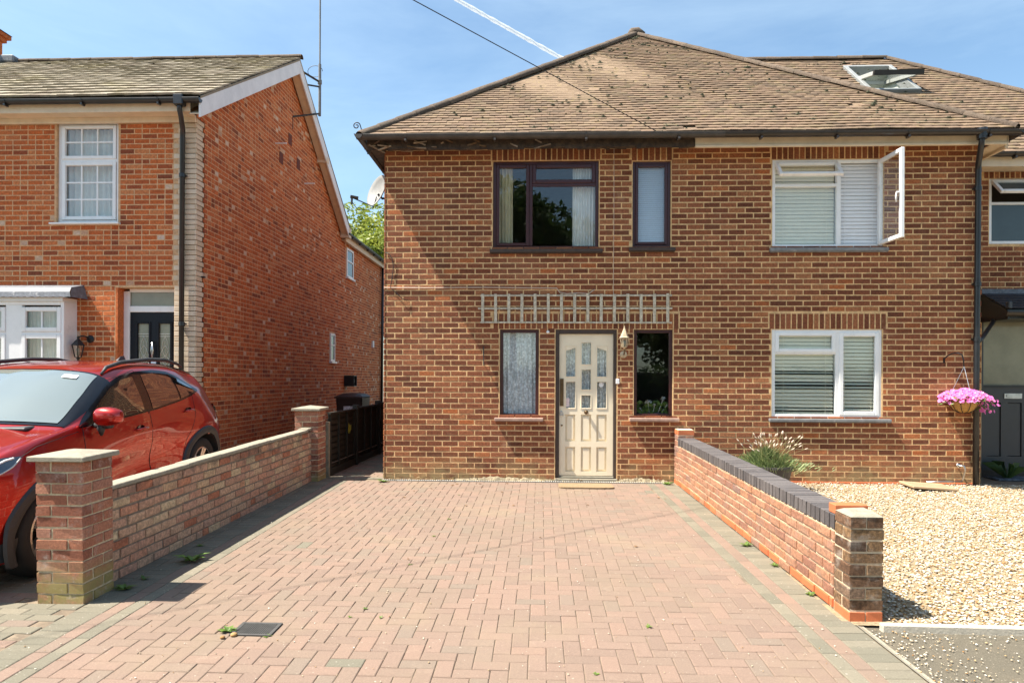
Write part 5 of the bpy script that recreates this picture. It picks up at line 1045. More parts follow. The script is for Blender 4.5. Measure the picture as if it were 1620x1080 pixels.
# ================================================================ TRELLIS, LAMPS, BASKET, DISH, AERIAL
tr = thing('trellis', 'weathered grey wooden trellis fixed across the wall above the front door', 'trellis', FM @ T(-.84, 2.19, 0))
for k in range(15):
    x = .035 + k * (2.60 / 14.3); MB().box(x - .020, x + .020, 0, .405, .028, .044).build('upright', grey_timber, tr, bevel=.002).matrix_local = Matrix.Rotation(rnd.gauss(0, .003), 4, 'Z')
for k, z in enumerate((.015, .205, .385)):
    a, b = (.0, 2.64) if k != 1 else (-.03, 2.645); MB().box(a, b, z - .012, z + .012, .012, .028).build('rail', grey_timber, tr, bevel=.002).matrix_local = Matrix.Rotation((-.0015, .001, .0)[k], 4, 'Z')
la = thing('wall_lamp', 'cream lantern with pointed roof on the wall right of the cream door', 'wall lamp', FM @ T(1.143, 1.765, 0))
MB().lathe([(0, .016), (.03, .015), (.048, .006), (.05, 0)], 20).build('back_plate', lamp_cream, la, smooth=True)
MB().tube([(0, 0, .012), (0, .0, .07), (.0, .03, .10), (0, .085, .10)], .009, 8).build('arm', brass, la, smooth=True)
CM = T(0, 0, .10) @ Matrix.Rotation(rad(-90), 4, 'X')
MB().lathe([(.012, .08), (.034, .095), (.036, .10)], 6, CM).build('lantern_gallery', lamp_cream, la); MB().lathe([(.072, .225), (.055, .24), (.012, .35), (.008, .365), (.011, .375), (0, .385)], 6, CM).build('lantern_roof', lamp_cream, la)
q = MB()
for k in range(6): a = k * math.pi / 3; q.tube([(.034 * math.cos(a), .034 * math.sin(a), .10), (.056 * math.cos(a), .056 * math.sin(a), .228)], .0045, 5, CM)
q.build('lantern_frame', lamp_cream, la); MB().lathe([(.031, .10), (.051, .225)], 6, CM).build('pane', glass_lo, la); MB().lathe([(0, .10), (.02, .11), (.024, .16), (.012, .19), (0, .2)], 12, CM).build('bulb', frosted, la, smooth=True)
lb_ = thing('wall_lamp', 'black lantern on the orange brick wall left of the black door', 'wall lamp', frame((-6.60, YL, 1.98), (1, 0, 0), (0, 0, 1)))
MB().lathe([(0, .03), (.045, .02), (.06, .0)], 16).build('back_plate', iron, lb_, smooth=True); MB().tube([(0, 0, .02), (-.01, .03, .08), (-.04, .04, .13), (-.075, .02, .15)], .01, 8).build('arm', iron, lb_, smooth=True)
CM = T(-.08, 0, .15) @ Matrix.Rotation(rad(-90), 4, 'X')
MB().lathe([(.10, -.10), (.085, -.085), (.05, -.04), (.015, -.01), (.015, .01), (.02, .02), (0, .04)], 6, CM).build('lantern_roof', iron, lb_); MB().lathe([(.045, -.27), (.02, -.29), (.012, -.32), (0, -.35)], 6, CM).build('finial', iron, lb_)
q = MB()
for k in range(6): a = k * math.pi / 3; q.tube([(.082 * math.cos(a), .082 * math.sin(a), -.10), (.045 * math.cos(a), .045 * math.sin(a), -.27)], .006, 5, CM)
q.build('lantern_frame', iron, lb_); MB().lathe([(.078, -.10), (.042, -.27)], 6, CM).build('pane', glass_lo, lb_); MB().lathe([(0, -.13), (.025, -.15), (.022, -.24), (0, -.26)], 12, CM).build('candle_bulb', frosted, lb_, smooth=True)
# hanging basket
hk = thing('basket_bracket', 'black swan-neck bracket screwed to the brick wall above the pink basket', 'bracket', FM @ T(5.455, 1.70, 0))
MB().tube([(0, -.03, .012), (.0, .02, .012), (0.005, .05, .06), (.03, .085, .13), (.07, .09, .19), (.11, .065, .215), (.125, .0, .22), (.13, -.09, .22)], .0085, 8).build('arm', iron, hk, smooth=True); MB().box(-.012, .012, -.04, .03, 0, .008).build('back_plate', iron, hk)
hb = thing('hanging_basket', 'coir-lined hanging basket overflowing with pink petunias', 'hanging basket', FM @ T(5.58, 1.17, .235))
CM = Matrix.Rotation(rad(-90), 4, 'X')
MB().lathe([(.0, -.165), (.06, -.16), (.12, -.125), (.165, -.06), (.185, .0), (.17, .01), (.0, .01)], 28, CM).build('coir_liner', coir, hb, smooth=True)
for k in range(10):
    a = k * math.pi / 5 + .2; MB().tube([(r_ * math.cos(a), r_ * math.sin(a), z) for r_, z in ((.02, -.17), (.07, -.163), (.128, -.13), (.172, -.063), (.19, .0))], .004, 5, CM).build('wire', iron, hb)
MB().tube([(.19 * math.cos(a), .19 * math.sin(a), 0) for a in np.linspace(0, 2 * math.pi, 25)], .005, 6, CM).build('rim', iron, hb)
for k in range(3):
    a = k * 2.094 + .5; MB().tube([(.18 * math.cos(a), .18 * math.sin(a), 0), (.0, 0, .44)], .0028, 5, CM @ T(0, 0, 0)).build('chain', metal, hb)
pe, le = MB(), MB(); R_ = random.Random(21)
for k in range(430):
    a = R_.uniform(0, 6.283); r_ = .27 * math.sqrt(R_.random()); x, y = r_ * math.cos(a) * 1.05, r_ * math.sin(a); z = .10 * (1 - (r_ / .28) ** 2) + R_.uniform(-.03, .05)
    if k < 70: x, y, z = R_.uniform(.17, .36), R_.uniform(-.16, .15), R_.uniform(-.17, .06); 
    elif k < 95: x, y, z = R_.uniform(-.27, -.17), R_.uniform(-.1, .14), R_.uniform(-.05, .05)
    nrm = Vector((x * 1.2, y + .0 , .12 + z)).normalized(); nrm = (nrm + Vector((-.3, -.9, .45)) * .9 + Vector((R_.gauss(0, .3), R_.gauss(0, .3), R_.gauss(0, .3)))).normalized()
    sd_ = nrm.orthogonal().normalized(); t2 = nrm.cross(sd_); c0 = Vector((x, y, z)) ; s = R_.uniform(.02, .031); vs = [c0 - nrm * .008]; rr = R_.random() * (.6 if k > 70 else .25)
    for j in range(10): b = j * .628; q_ = s * (1.0 if j % 2 else .78); vs.append(c0 + (sd_ * math.cos(b) + t2 * math.sin(b)) * q_)
    pe.add(vs, [(0, j + 1, (j + 1) % 10 + 1) for j in range(10)], CM, r=rr)
for k in range(420):
    a = R_.uniform(0, 6.283); r_ = .26 * math.sqrt(R_.random()); x, y = r_ * math.cos(a), r_ * math.sin(a); z = .05 * (1 - (r_ / .26) ** 2) + R_.uniform(-.05, .06)
    if k < 80: x, y, z = R_.uniform(.14, .33), R_.uniform(-.14, .14), R_.uniform(-.13, .04)
    c0 = Vector((x, y, z)); d_ = Vector((R_.gauss(0, 1), R_.gauss(0, 1), R_.gauss(0, .6))).normalized(); e_ = d_.orthogonal().normalized(); s = R_.uniform(.015, .03)
    le.add([c0, c0 + d_ * s + e_ * s * .45, c0 + d_ * s * 2, c0 + d_ * s - e_ * s * .45], [(0, 1, 2, 3)], CM)
le.build('foliage', leaf_weed, hb, kind='stuff'); pe.build('blossom', pet_m, hb, kind='stuff')
# satellite dish on the left flank of the middle house
ds = thing('satellite_dish', 'grey satellite dish on an arm at the left corner of the middle house', 'satellite dish', T(-2.44, 9.95, 4.15))
DM = Matrix.Rotation(rad(-100), 4, 'Z') @ Matrix.Rotation(rad(-68), 4, 'Y'); DM = Matrix.Rotation(rad(196), 4, 'Z') @ Matrix.Rotation(rad(66), 4, 'Y')
DM = Vector((-.70, -.66, .28)).to_track_quat('Z', 'Y').to_matrix().to_4x4() @ Matrix.Diagonal((.98, .98, 1.1, 1))
MB().lathe([(.0, -.06), (.1, -.052), (.2, -.026), (.245, .0), (.25, .004), (.245, .006), (.2, -.018), (.1, -.044), (0, -.052)], 32, T(.02, 0, .03) @ DM).build('dish', dishm, ds, smooth=True)
MB().tube([(.17, .05, -.06), (.10, .03, -.08), (.04, 0, -.02)], .018, 8).tube([(.02, 0, -.06), (-.02, -.02, -.21), (-.2, -.06, -.14), (-.30, -.08, -.10)], .009, 6).build('arm', iron, ds); MB().box(.14, .17, -.02, .12, -.15, .03).build('wall_bracket', iron, ds)
MB().tube([(-.34, -.10, -.08), (-.24, -.05, -.09)], .024, 10).tube([(-.32, -.09, -.09), (-.325, -.09, -.19)], .016, 8).build('receiver', dark_metal, ds); MB().tube([(-.32, -.09, -.15), (-.25, -.05, -.26), (-.1, 0, -.25), (.1, .05, -.14)], .005, 5).build('cable', wire_m, ds, smooth=True)
# aerial mast on the gable
ae = thing('aerial_mast', 'tall thin grey aerial mast bracketed to the gable of the orange house', 'aerial', T(-4.72, 14.35, 7.0))
MB().tube([(0, 0, 0), (0, 0, 1.1)], .030, 10).tube([(0, 0, .9), (.0, 0, 4.6)], .018, 8).build('mast', galv, ae)
MB().tube([(0, 0, .72), (-.31, -.55, .78)], .022, 8).tube([(0, 0, .62), (-.31, -.6, .45)], .018, 8).tube([(0, 0, .05), (-.31, -.75, -.3), (-.31, -.75, -.55)], .018, 8).build('bracket', iron, ae); MB().lathe([(.02, 0), (.045, .02), (.045, .1), (.02, .12)], 12, T(0, 0, .66)).build('clamp', galv, ae)
MB().tube([(.16 * math.cos(a) - .10, .0, .95 + .12 * math.sin(a)) for a in np.linspace(0, 5.6, 16)], .006, 5).build('cable', wire_m, ae)
# telephone wire and contrail
pts = [Vector((-5.6, -14, 8.3)).lerp(Vector((1.60, 9.16, 4.64)), t_ / 24) - Vector((0, 0, 0.0 * math.sin(math.pi * t_ / 24))) for t_ in range(25)]
a_, b_ = Vector((-1.334, 7.0, 5.328)), Vector((1.62, 9.13, 4.66)); dv = (b_ - a_)
pts = [b_ - dv * (6.5 * t_ / 40) for t_ in range(41)]
tag(MB().tube(pts, .0055, 6).build('telephone_wire', wire_m, smooth=True), 'thin black wire running down from the top of the sky to the left gutter', 'wire')
cp = []; a_, b_ = Vector((-397.4, 3000, 1687)), Vector((77.2, 3000, 1415)); ct = MB(); n_ = 160; R_ = random.Random(5)
rows = [[] for _ in range(9)]
for i in range(n_ + 1):
    t_ = -1.2 + 2.6 * i / n_; p = a_.lerp(b_, t_); d_ = (b_ - a_).normalized(); w = 9.5 + 3.0 * noise.noise(Vector((i * .25, 0, 0))) + 1.5 * noise.noise(Vector((i * .9, 3, 0)))
    s1 = Vector((d_.z, 0, -d_.x)).normalized()
    for j in range(9): a = 2 * math.pi * j / 8; rows[j].append(tuple(p + s1 * w * math.cos(a) + Vector((0, 1, 0)) * w * math.sin(a)))
ct.grid(rows); m, ntc, bb, oo = base('vapour'); bb.inputs['Base Color'].default_value = (.9, .9, .9, 1); bb.inputs['Roughness'].default_value = 1
tt = N(ntc, 'ShaderNodeBsdfTransparent'); tl_ = N(ntc, 'ShaderNodeBsdfTranslucent'); tl_.inputs[0].default_value = (.95, .95, .95, 1); m2 = N(ntc, 'ShaderNodeMixShader'); m2.inputs[0].default_value = .5; ntc.links.new(bb.outputs[0], m2.inputs[1]); ntc.links.new(tl_.outputs[0], m2.inputs[2])
lw = N(ntc, 'ShaderNodeLayerWeight'); lw.inputs[0].default_value = .5; gg = N(ntc, 'ShaderNodeNewGeometry'); nn = noise_n(ntc, .03, 4, .6, gg.outputs['Position'])
al = mth(ntc, 'MULTIPLY', mth(ntc, 'SUBTRACT', 1.0, lw.outputs['Facing'], clamp=True), mth(ntc, 'ADD', mth(ntc, 'MULTIPLY', nn.outputs['Fac'], 1.0), .3), clamp=True); ms = N(ntc, 'ShaderNodeMixShader'); ntc.links.new(al, ms.inputs[0]); ntc.links.new(tt.outputs[0], ms.inputs[1]); ntc.links.new(m2.outputs[0], ms.inputs[2]); ntc.links.new(ms.outputs[0], oo.inputs[0])
co = ct.build('contrail', m, smooth=True); tag(co, 'straight white vapour trail crossing the blue sky above the roof', 'contrail')

# ================================================================ PLANTS
def leaf_cloud(name, parent, blobs, n, size, mat, seed, flat=.25, kind='stuff'):
    R_ = np.random.RandomState(seed); vol = np.array([b[3] ** 2 for b in blobs]); pk = R_.choice(len(blobs), n, p=vol / vol.sum()); B = np.array(blobs)[pk]
    d = R_.normal(0, 1, (n, 3)); d /= np.linalg.norm(d, axis=1)[:, None]; rr = R_.uniform(.0, 1, n) ** .33 * .5 + .5 * R_.uniform(.75, 1.12, n)
    c = B[:, :3] + d * (B[:, 3] * rr)[:, None] * np.array([1, 1, .8])
    u = R_.normal(0, 1, (n, 3)); u[:, 2] *= .5; u /= np.linalg.norm(u, axis=1)[:, None]; nn_ = R_.normal(0, .6, (n, 3)) + np.array([0, 0, .7]) + d * .5; w = np.cross(u, nn_); w /= np.linalg.norm(w, axis=1)[:, None]
    s = size * R_.uniform(.6, 1.3, n)[:, None]
    V = np.stack([c - u * s, c + w * s * .55, c + u * s, c - w * s * .55], 1).reshape(-1, 3)
    me = bpy.data.meshes.new(name); me.vertices.add(4 * n); me.vertices.foreach_set('co', V.reshape(-1)); me.loops.add(4 * n); me.loops.foreach_set('vertex_index', np.arange(4 * n, dtype=np.int32)); me.polygons.add(n); me.polygons.foreach_set('loop_start', np.arange(n, dtype=np.int32) * 4)
    me.materials.append(mat); me.update(calc_edges=True); me.attributes.new('rnd', 'FLOAT', 'FACE').data.foreach_set('value', np.clip(R_.uniform(0, 1, n) * .6 + (pk % 7) / 14, 0, 1).astype(np.float32))
    return obj(name, me, parent, kind=kind)
def tree(x, y, h, cr, label, n, size, mat, seed, group=None, z0=0):
    R_ = random.Random(seed); t = thing('tree', label, 'tree', T(x, y, z0), group); tm = MB(); blobs = []
    th = h * .45; tm.tube([(0, 0, -.2), (.05, 0, th * .5), (.0, .08, th), (.1, .1, h * .8)], [.24, .19, .15, .04], 10)
    for k in range(16):
        a = k * 2.4 + R_.uniform(-.3, .3); z = h * R_.uniform(.3, .6); e = Vector((cr * .75 * math.cos(a) * R_.uniform(.5, 1), cr * .75 * math.sin(a) * R_.uniform(.5, 1), z + h * R_.uniform(.1, .3)))
        s = Vector((.02, .05, z)); mid = s.lerp(e, .5) + Vector((0, 0, -.15)); tm.tube([s, mid, e], [.09, .055, .02], 6)
        blobs.append((*e, cr * R_.uniform(.28, .42)))
        for j in range(3): q = s.lerp(e, R_.uniform(.5, 1)) + Vector((R_.gauss(0, cr * .22), R_.gauss(0, cr * .22), R_.gauss(0, cr * .16))); blobs.append((*q, cr * R_.uniform(.16, .28)))
    blobs += [(R_.gauss(0, cr * .25), R_.gauss(0, cr * .25), h * R_.uniform(.72, .95), cr * R_.uniform(.2, .32)) for _ in range(9)]
    tm.build('trunk', bark, t, smooth=True); leaf_cloud('crown', t, blobs, n, size, mat, seed, kind=None); return t
tree(-6.9, 27, 8.7, 3.4, 'yellow-green broadleaf tree seen in the gap between the two houses', 42000, .085, leaf_tree, 31)
tree(-3.4, 33, 7.4, 3.6, 'darker tree lower behind the satellite dish in the gap', 16000, .12, leaf_dark, 32)
tree(-1.5, -17, 11.5, 5.0, 'tall dark street tree mirrored in the brown upstairs window', 26000, .17, leaf_dark, 33)
tree(7.5, -22, 8.5, 4.2, 'round green street tree mirrored low in the upstairs windows', 20000, .17, leaf_dark, 34)
tree(-13, -18, 10, 4.5, 'green street tree mirrored in the windows of the orange brick house', 18000, .18, leaf_dark, 35)
hd = thing('hedge', 'clipped green hedge across the road mirrored in the downstairs glass', 'hedge', T(0, -13, -.34)); leaf_cloud('leaves', hd, [(x, R_.uniform(-.2, .2), z, .75) for x in np.arange(-22, 22, .8) for z in (.6, 1.4, 1.9)], 42000, .09, leaf_dark, 41)
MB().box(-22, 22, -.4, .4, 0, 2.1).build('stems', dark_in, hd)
# pale seed-headed plant in a dark pot behind the blue-brick wall
pl = thing('potted_plant', 'dark pot of grey-green lavender with pale seed heads behind the blue-brick wall', 'potted plant', T(2.98, 8.98, gz(8.98) + .02))
MB().lathe([(0, 0), (.20, 0), (.27, .28), (.285, .28), (.285, .31), (.25, .31), (.24, .26), (0, .25)], 28).build('pot', pot_m, pl)
R_ = random.Random(17); mb = MB()
for k in range(4200):
    a = R_.uniform(0, 6.283); r_ = abs(R_.gauss(0, .19)); x, y = r_ * math.cos(a) * 1.25 - .05, r_ * math.sin(a) * .75; z0 = .26 + R_.uniform(-.04, .26) * max(0, 1 - 1.8 * r_); l = R_.uniform(.04, .10)
    d_ = Vector((x * .9 + R_.gauss(0, .12), y * .8 + R_.gauss(0, .16), .26 + R_.uniform(0, .25))).normalized(); c0 = Vector((x, y, z0)); e_ = d_.orthogonal().normalized() * R_.uniform(.003, .006)
    mb.add([c0 - e_, c0 + e_, c0 + d_ * l * .6 + e_, c0 + d_ * l, c0 + d_ * l * .6 - e_], [(0, 1, 2, 3, 4)])
for k in range(900):
    x = R_.uniform(-.95, .1); y = R_.gauss(-.02, .09); z0 = .20 + R_.uniform(-.05, .15) * (1 - abs(x) * .55); l = R_.uniform(.05, .13); c0 = Vector((x, y, z0)); d_ = Vector((-.5 + R_.gauss(0, .5), R_.gauss(0, .4), .5)).normalized(); e_ = d_.orthogonal().normalized() * .005
    mb.add([c0 - e_, c0 + e_, c0 + d_ * l], [(0, 1, 2)])
mb.build('foliage', leaf_lav, pl, kind='stuff'); ms_, mh = MB(), MB()
for k in range(52):
    a = R_.uniform(0, 6.283); r_ = R_.uniform(0, .2); x, y = r_ * math.cos(a), r_ * math.sin(a); ln = R_.uniform(.22, .46); lean = R_.gauss(.10, .42); d_ = Vector((lean + x, R_.gauss(0, .12), .8)).normalized(); c0 = Vector((x, y, .3)); q = [c0, c0 + d_ * ln * .5, c0 + d_ * ln + Vector((lean * .12, 0, 0))]
    ms_.tube(q, .0022, 4); tip = q[-1]; dd = (q[-1] - q[1]).normalized(); mh.tube([tip - dd * .008, tip + dd * .008, tip + dd * .024, tip + dd * .04], [.003, .008, .007, .002], 6)
ms_.build('stems', stem_m, pl, kind='stuff'); mh.build('seed_heads', seed_m, pl, kind='stuff')
def weed(x, y, s, label, n=14, group=None, z=None, seed=0, cat='weed'):
    R_ = random.Random(seed); mb = MB()
    for k in range(n):
        a = k * 2.4 + R_.uniform(-.3, .3); l = s * R_.uniform(.6, 1.1); w = l * R_.uniform(.16, .26); up = R_.uniform(.25, .9); c_, s_ = math.cos(a), math.sin(a)
        P = lambda f_, o_, z_: (f_ * l * c_ - o_ * w * s_, f_ * l * s_ + o_ * w * c_, z_)
        mb.add([P(0, 0, 0), P(.45, 1, l * up * .45), P(1, 0, l * up * .5), P(.45, -1, l * up * .45), P(.45, 0, l * up * .38)], [(0, 4, 1), (1, 4, 2), (2, 4, 3), (3, 4, 0)])
    o = mb.build('weed', leaf_weed, None); o.location = (x, y, (gz(y) + .012) if z is None else z); tag(o, label, cat, group); return o
weed(-1.90, 4.09, .065, 'bright green tuft at the left edge of the drain cover', 16, seed=1); weed(-1.63, 4.02, .03, 'tiny green sprout at the right corner of the drain cover', 9, seed=2)
weed(-2.86, 5.50, .15, 'long-leaved dandelion in the shade beside the pale brick wall', 12, seed=3); weed(-2.99, 4.80, .085, 'green weed at the foot of the near left pier', 15, seed=4)
weed(-2.98, 5.03, .05, 'small weed just beyond the near left pier at the wall foot', 12, seed=5); weed(-3.02, 5.95, .04, 'small green sprout low against the middle of the pale wall', 10, seed=6)
weed(1.86, 6.23, .075, 'green weed at the foot of the blue-topped wall, farthest of three along it', 14, seed=7); weed(1.90, 5.62, .05, 'small green weed at the foot of the blue-topped wall, middle one of three', 12, seed=8); weed(1.92, 4.93, .055, 'green weed near the rough end pier at the foot of the blue-topped wall', 12, seed=9)
weed(1.72, 9.28, .09, 'yellowish weed where the blue-topped wall meets the house', 16, seed=10); weed(-2.14, 9.25, .09, 'low green weed at the left corner of the middle house', 20, seed=11)
for i, (x, y) in enumerate(((-1.16, 4.50), (-1.22, 4.35), (-1.02, 4.35), (-1.05, 5.5), (-1.0, 6.4), (-.95, 7.1), (.68, 4.28), (.30, 3.62), (-1.0, 8.4))): weed(x, y, rnd.uniform(.02, .034), 'tiny green seedling growing in a joint of the sunlit block paving', 8, 'seedlings in the paving joints', seed=20 + i)
for i in range(26):
    x, y = rnd.uniform(-2.1, 1.6), 9.3 - abs(rnd.gauss(0, 1.6)); s = rnd.uniform(.012, .03); mb = MB(); mb.add([(-s, 0, .004), (0, -s * .5, .012), (s, 0, .004), (0, s * .5, .010)], [(0, 1, 2, 3)])
    o = mb.build('dry_leaf', leaf_dry); o.location = (x, y, gz(y) + .014); o.rotation_euler = (rnd.uniform(-.3, .3), 0, rnd.uniform(0, 6)); tag(o, 'small brown fallen leaf lying on the block paving', 'leaf', 'fallen leaves on the paving')
for i, (x, y, s) in enumerate(((-1.83, 4.02, .022), (-1.88, 3.98, .016))):
    me = MB().lathe([(0, -s * .5), (s * .8, -s * .3), (s, 0), (s * .7, s * .45), (0, s * .6)], 10).mesh('pebble', gravel_m, smooth=True); o = obj('pebble', me); o.location = (x, y, gz(y) + .02); tag(o, ('larger' if i == 0 else 'smaller') + ' pale pebble beside the drain cover', 'pebble')
sp = MB(); sp_R = random.Random(8)
for k in range(34):
    a = sp_R.uniform(0, 6.28); l = sp_R.uniform(.18, .32); w = .006; sp.add([(w, 0, 0), (-w, 0, 0), (l * .5 * math.cos(a), l * .5 * math.sin(a), l * .8), (l * math.cos(a), l * math.sin(a), l * .75)], [(0, 1, 2), (0, 2, 3)])
o = sp.build('spiky_plant', leaf_dark); o.location = (6.72, 10.12, .0); tag(o, 'small dark spiky plant at the left of the dark grey door', 'plant')

# ================================================================ RED CAR (local: x to its left side, y rearwards from the nose, z up)
def paintmat():
    m, nt, b, o = base('red_car_paint'); Lk = nt.links.new; g_ = N(nt, 'ShaderNodeNewGeometry'); n = noise_n(nt, 900, 1, .5, g_.outputs['Position'])
    b.inputs['Base Color'].default_value = (.44, .012, .006, 1); b.inputs['Metallic'].default_value = .68; b.inputs['Roughness'].default_value = .33; b.inputs['Coat Weight'].default_value = 1; b.inputs['Coat Roughness'].default_value = .02
    bp = N(nt, 'ShaderNodeBump'); bp.inputs['Strength'].default_value = .05; bp.inputs['Distance'].default_value = .0006; Lk(n.outputs['Fac'], bp.inputs['Height']); Lk(bp.outputs[0], b.inputs['Normal']); return m
paint = paintmat(); clad = plain('grey_black_cladding', (.035, .036, .038), .6, var=.15); rubber = plain('tyre_rubber', (.018, .018, .018), .8, var=.3, vscale=30)
gloss_black = plain('gloss_black_trim', (.008, .008, .009), .12, var=.2)
def darkglass(name, c, ior=1.6, rough=.0, coat=1.0):
    m, nt, b, o = base(name); b.inputs['Base Color'].default_value = (*c, 1); b.inputs['Roughness'].default_value = rough; b.inputs['Specular IOR Level'].default_value = .9; b.inputs['Coat Weight'].default_value = coat; b.inputs['Coat Roughness'].default_value = 0; b.inputs['Coat IOR'].default_value = 1.7; return m
side_glass = darkglass('tinted_side_glass', (.012, .013, .012)); lampred = darkglass('red_lamp_lens', (.16, .006, .006))
screen = darkglass('windscreen_glass', (.16, .19, .18)); alloy = plain('machined_alloy', (.62, .60, .57), .28, .9, var=.05); alloy_d = plain('dark_alloy', (.02, .02, .02), .4, .3)
TB = [  # L, bow, xs, zs
 (.00, .34, [0, .52, .60, .66, .66, .62, .46, .25, 0], [.27, .27, .34, .50, .66, .74, .78, .79, .79]),
 (.10, .32, [0, .66, .75, .80, .80, .74, .56, .30, 0], [.22, .22, .30, .50, .72, .86, .92, .94, .945]),
 (.34, .22, [0, .74, .83, .87, .875, .80, .63, .32, 0], [.20, .20, .30, .52, .78, .96, 1.01, 1.035, 1.04]),
 (.72, .12, [0, .76, .86, .885, .885, .815, .66, .34, 0], [.20, .20, .30, .54, .82, 1.02, 1.06, 1.085, 1.09]),
 (1.02, .22, [0, .77, .865, .875, .88, .83, .715, .38, 0], [.20, .20, .30, .55, .84, 1.06, 1.105, 1.135, 1.14]),
 (1.42, .22, [0, .77, .865, .865, .872, .84, .675, .36, 0], [.20, .20, .30, .55, .85, 1.08, 1.295, 1.335, 1.345]),
 (1.86, .16, [0, .77, .865, .862, .868, .845, .615, .34, 0], [.20, .20, .30, .55, .86, 1.09, 1.475, 1.520, 1.53]),
 (2.30, .06, [0, .77, .865, .862, .868, .848, .595, .33, 0], [.20, .20, .30, .55, .86, 1.10, 1.53, 1.565, 1.575]),
 (2.80, .0, [0, .77, .865, .865, .872, .845, .585, .33, 0], [.20, .20, .30, .55, .87, 1.13, 1.525, 1.565, 1.575]),
 (3.20, .0, [0, .77, .865, .875, .882, .835, .57, .32, 0], [.20, .20, .30, .56, .88, 1.16, 1.49, 1.540, 1.55]),
 (3.55, -.02, [0, .76, .865, .885, .885, .81, .55, .31, 0], [.20, .20, .32, .57, .88, 1.17, 1.42, 1.495, 1.51]),
 (3.80, -.04, [0, .74, .855, .885, .875, .775, .545, .30, 0], [.22, .22, .34, .58, .86, 1.13, 1.37, 1.445, 1.46]),
 (4.00, -.10, [0, .70, .83, .86, .84, .735, .53, .30, 0], [.25, .25, .36, .58, .84, 1.07, 1.25, 1.32, 1.34]),
 (4.12, -.16, [0, .62, .76, .80, .79, .70, .53, .30, 0], [.28, .28, .38, .58, .80, .98, 1.10, 1.14, 1.15]),
 (4.17, -.26, [0, .50, .62, .68, .68, .62, .46, .25, 0], [.32, .32, .42, .58, .74, .82, .86, .88, .88])]
CT = []
for L_, bw, xs, zs in TB:
    P_ = [(x, L_ + bw * (x / .88) ** 2, z) for x, z in zip(xs, zs)]; cab = min(1, max(0, (zs[6] - zs[5] - .05) / .3))
    a_, b_ = P_[5], P_[6]; P_[6] = (b_[0] + (.065 if L_ > 2.2 else .012) * cab, b_[1], b_[2] - .008 * cab)
    P_.insert(6, ((a_[0] + b_[0]) / 2 + .045 * cab + .01, (a_[1] + b_[1]) / 2, (a_[2] + b_[2]) / 2 + .012 * cab + .006 * (1 - cab))); CT.append(P_)
CT = np.array(CT)
def crm(P, t):     # Catmull-Rom along axis 0
    n = len(P) - 1; i = min(int(t), n - 1); f = t - i; p0 = P[i - 1] if i > 0 else 2 * P[0] - P[1]; p1, p2 = P[i], P[i + 1]; p3 = P[i + 2] if i + 2 <= n else 2 * P[n] - P[n - 1]
    return .5 * (2 * p1 + (p2 - p0) * f + (2 * p0 - 5 * p1 + 4 * p2 - p3) * f * f + (3 * p1 - p0 - 3 * p2 + p3) * f ** 3)
NS, NQ = 141, 82
tsv = np.linspace(0, len(TB) - 1, NS); qsv = np.linspace(0, 9, NQ)
G1 = np.array([crm(CT, t_) for t_ in tsv]).transpose(1, 0, 2)
GR = np.array([crm(G1, q_) for q_ in qsv]).transpose(1, 0, 2)      # [s,q,3]
GR[:, :, 0] = np.maximum(GR[:, :, 0], 0); GR[:, 0, 0] = 0; GR[:, -1, 0] = 0
# sculpt: swelling over the wheels and a scoop along the doors
yy, zz = GR[:, :, 1], GR[:, :, 2]; side = ((qsv > 1.8) & (qsv < 5.2))[None, :]
GR[:, :, 0] -= side * (.042 * np.exp(-((yy - 2.15) / .75) ** 2) * np.exp(-((zz - .62) / .15) ** 2))
GR[:, :, 0] += side * (.036 * np.exp(-((yy - 3.45) / .42) ** 2) * np.exp(-((zz - .80) / .14) ** 2) + .016 * np.exp(-((yy - .87) / .42) ** 2) * np.exp(-((zz - .80) / .15) ** 2))
GR[:, :, 0] += side * .008 * np.exp(-((yy - 2.3) / 1.0) ** 2) * np.exp(-((zz - .93) / .05) ** 2)
MC = Matrix.Translation((-4.588, 4.232, -.164)) @ Matrix.Rotation(TH, 4, 'Z') @ Matrix.Rotation(.0672, 4, 'X')
car = thing('car', 'shiny red crossover car with black wheel arches and roof rails, parked at the left', 'car', MC)
WF, WRr, ZW, RW = .87, 3.43, .336, .336
mb = MB(); vid = {}
def addv(p): mb.v.append(tuple(p)); return len(mb.v) - 1
for sg in (1, -1):
    idx = np.zeros((NS, NQ), int)
    for i in range(NS):
        for j in range(NQ):
            if sg < 0 and (j == 0 or j == NQ - 1): idx[i, j] = vid[(i, j)]; continue
            idx[i, j] = addv((sg * GR[i, j, 0], GR[i, j, 1], GR[i, j, 2]))
            if sg > 0: vid[(i, j)] = idx[i, j]
    for i in range(NS - 1):
        for j in range(NQ - 1):
            c = (GR[i, j] + GR[i + 1, j + 1]) / 2
            if c[0] > .52 and j < NQ * .58 and min(math.hypot(c[1] - WF, c[2] - ZW), math.hypot(c[1] - WRr, c[2] - ZW)) < .395: continue
            f = (idx[i, j], idx[i + 1, j], idx[i + 1, j + 1], idx[i, j + 1]); mb.f.append(f if sg < 0 else f[::-1]); mb.r.append(0); mb.m.append(0)
    for e_ in (0, NS - 1):
        pass
for e_ in (0, NS - 1):
    lp = [vid[(e_, j)] for j in range(NQ)]; n0 = len(mb.v); other = [vid[(e_, 0)]]
    for j in range(1, NQ - 1): other.append(addv((-GR[e_, j, 0], GR[e_, j, 1], GR[e_, j, 2])))
    other.append(vid[(e_, NQ - 1)])
    for j in range(NQ - 1): f = (lp[j], lp[j + 1], other[j + 1], other[j]); mb.f.append(f if e_ else f[::-1]); mb.r.append(0); mb.m.append(0)
body = mb.build('body', paint, car, smooth=True)
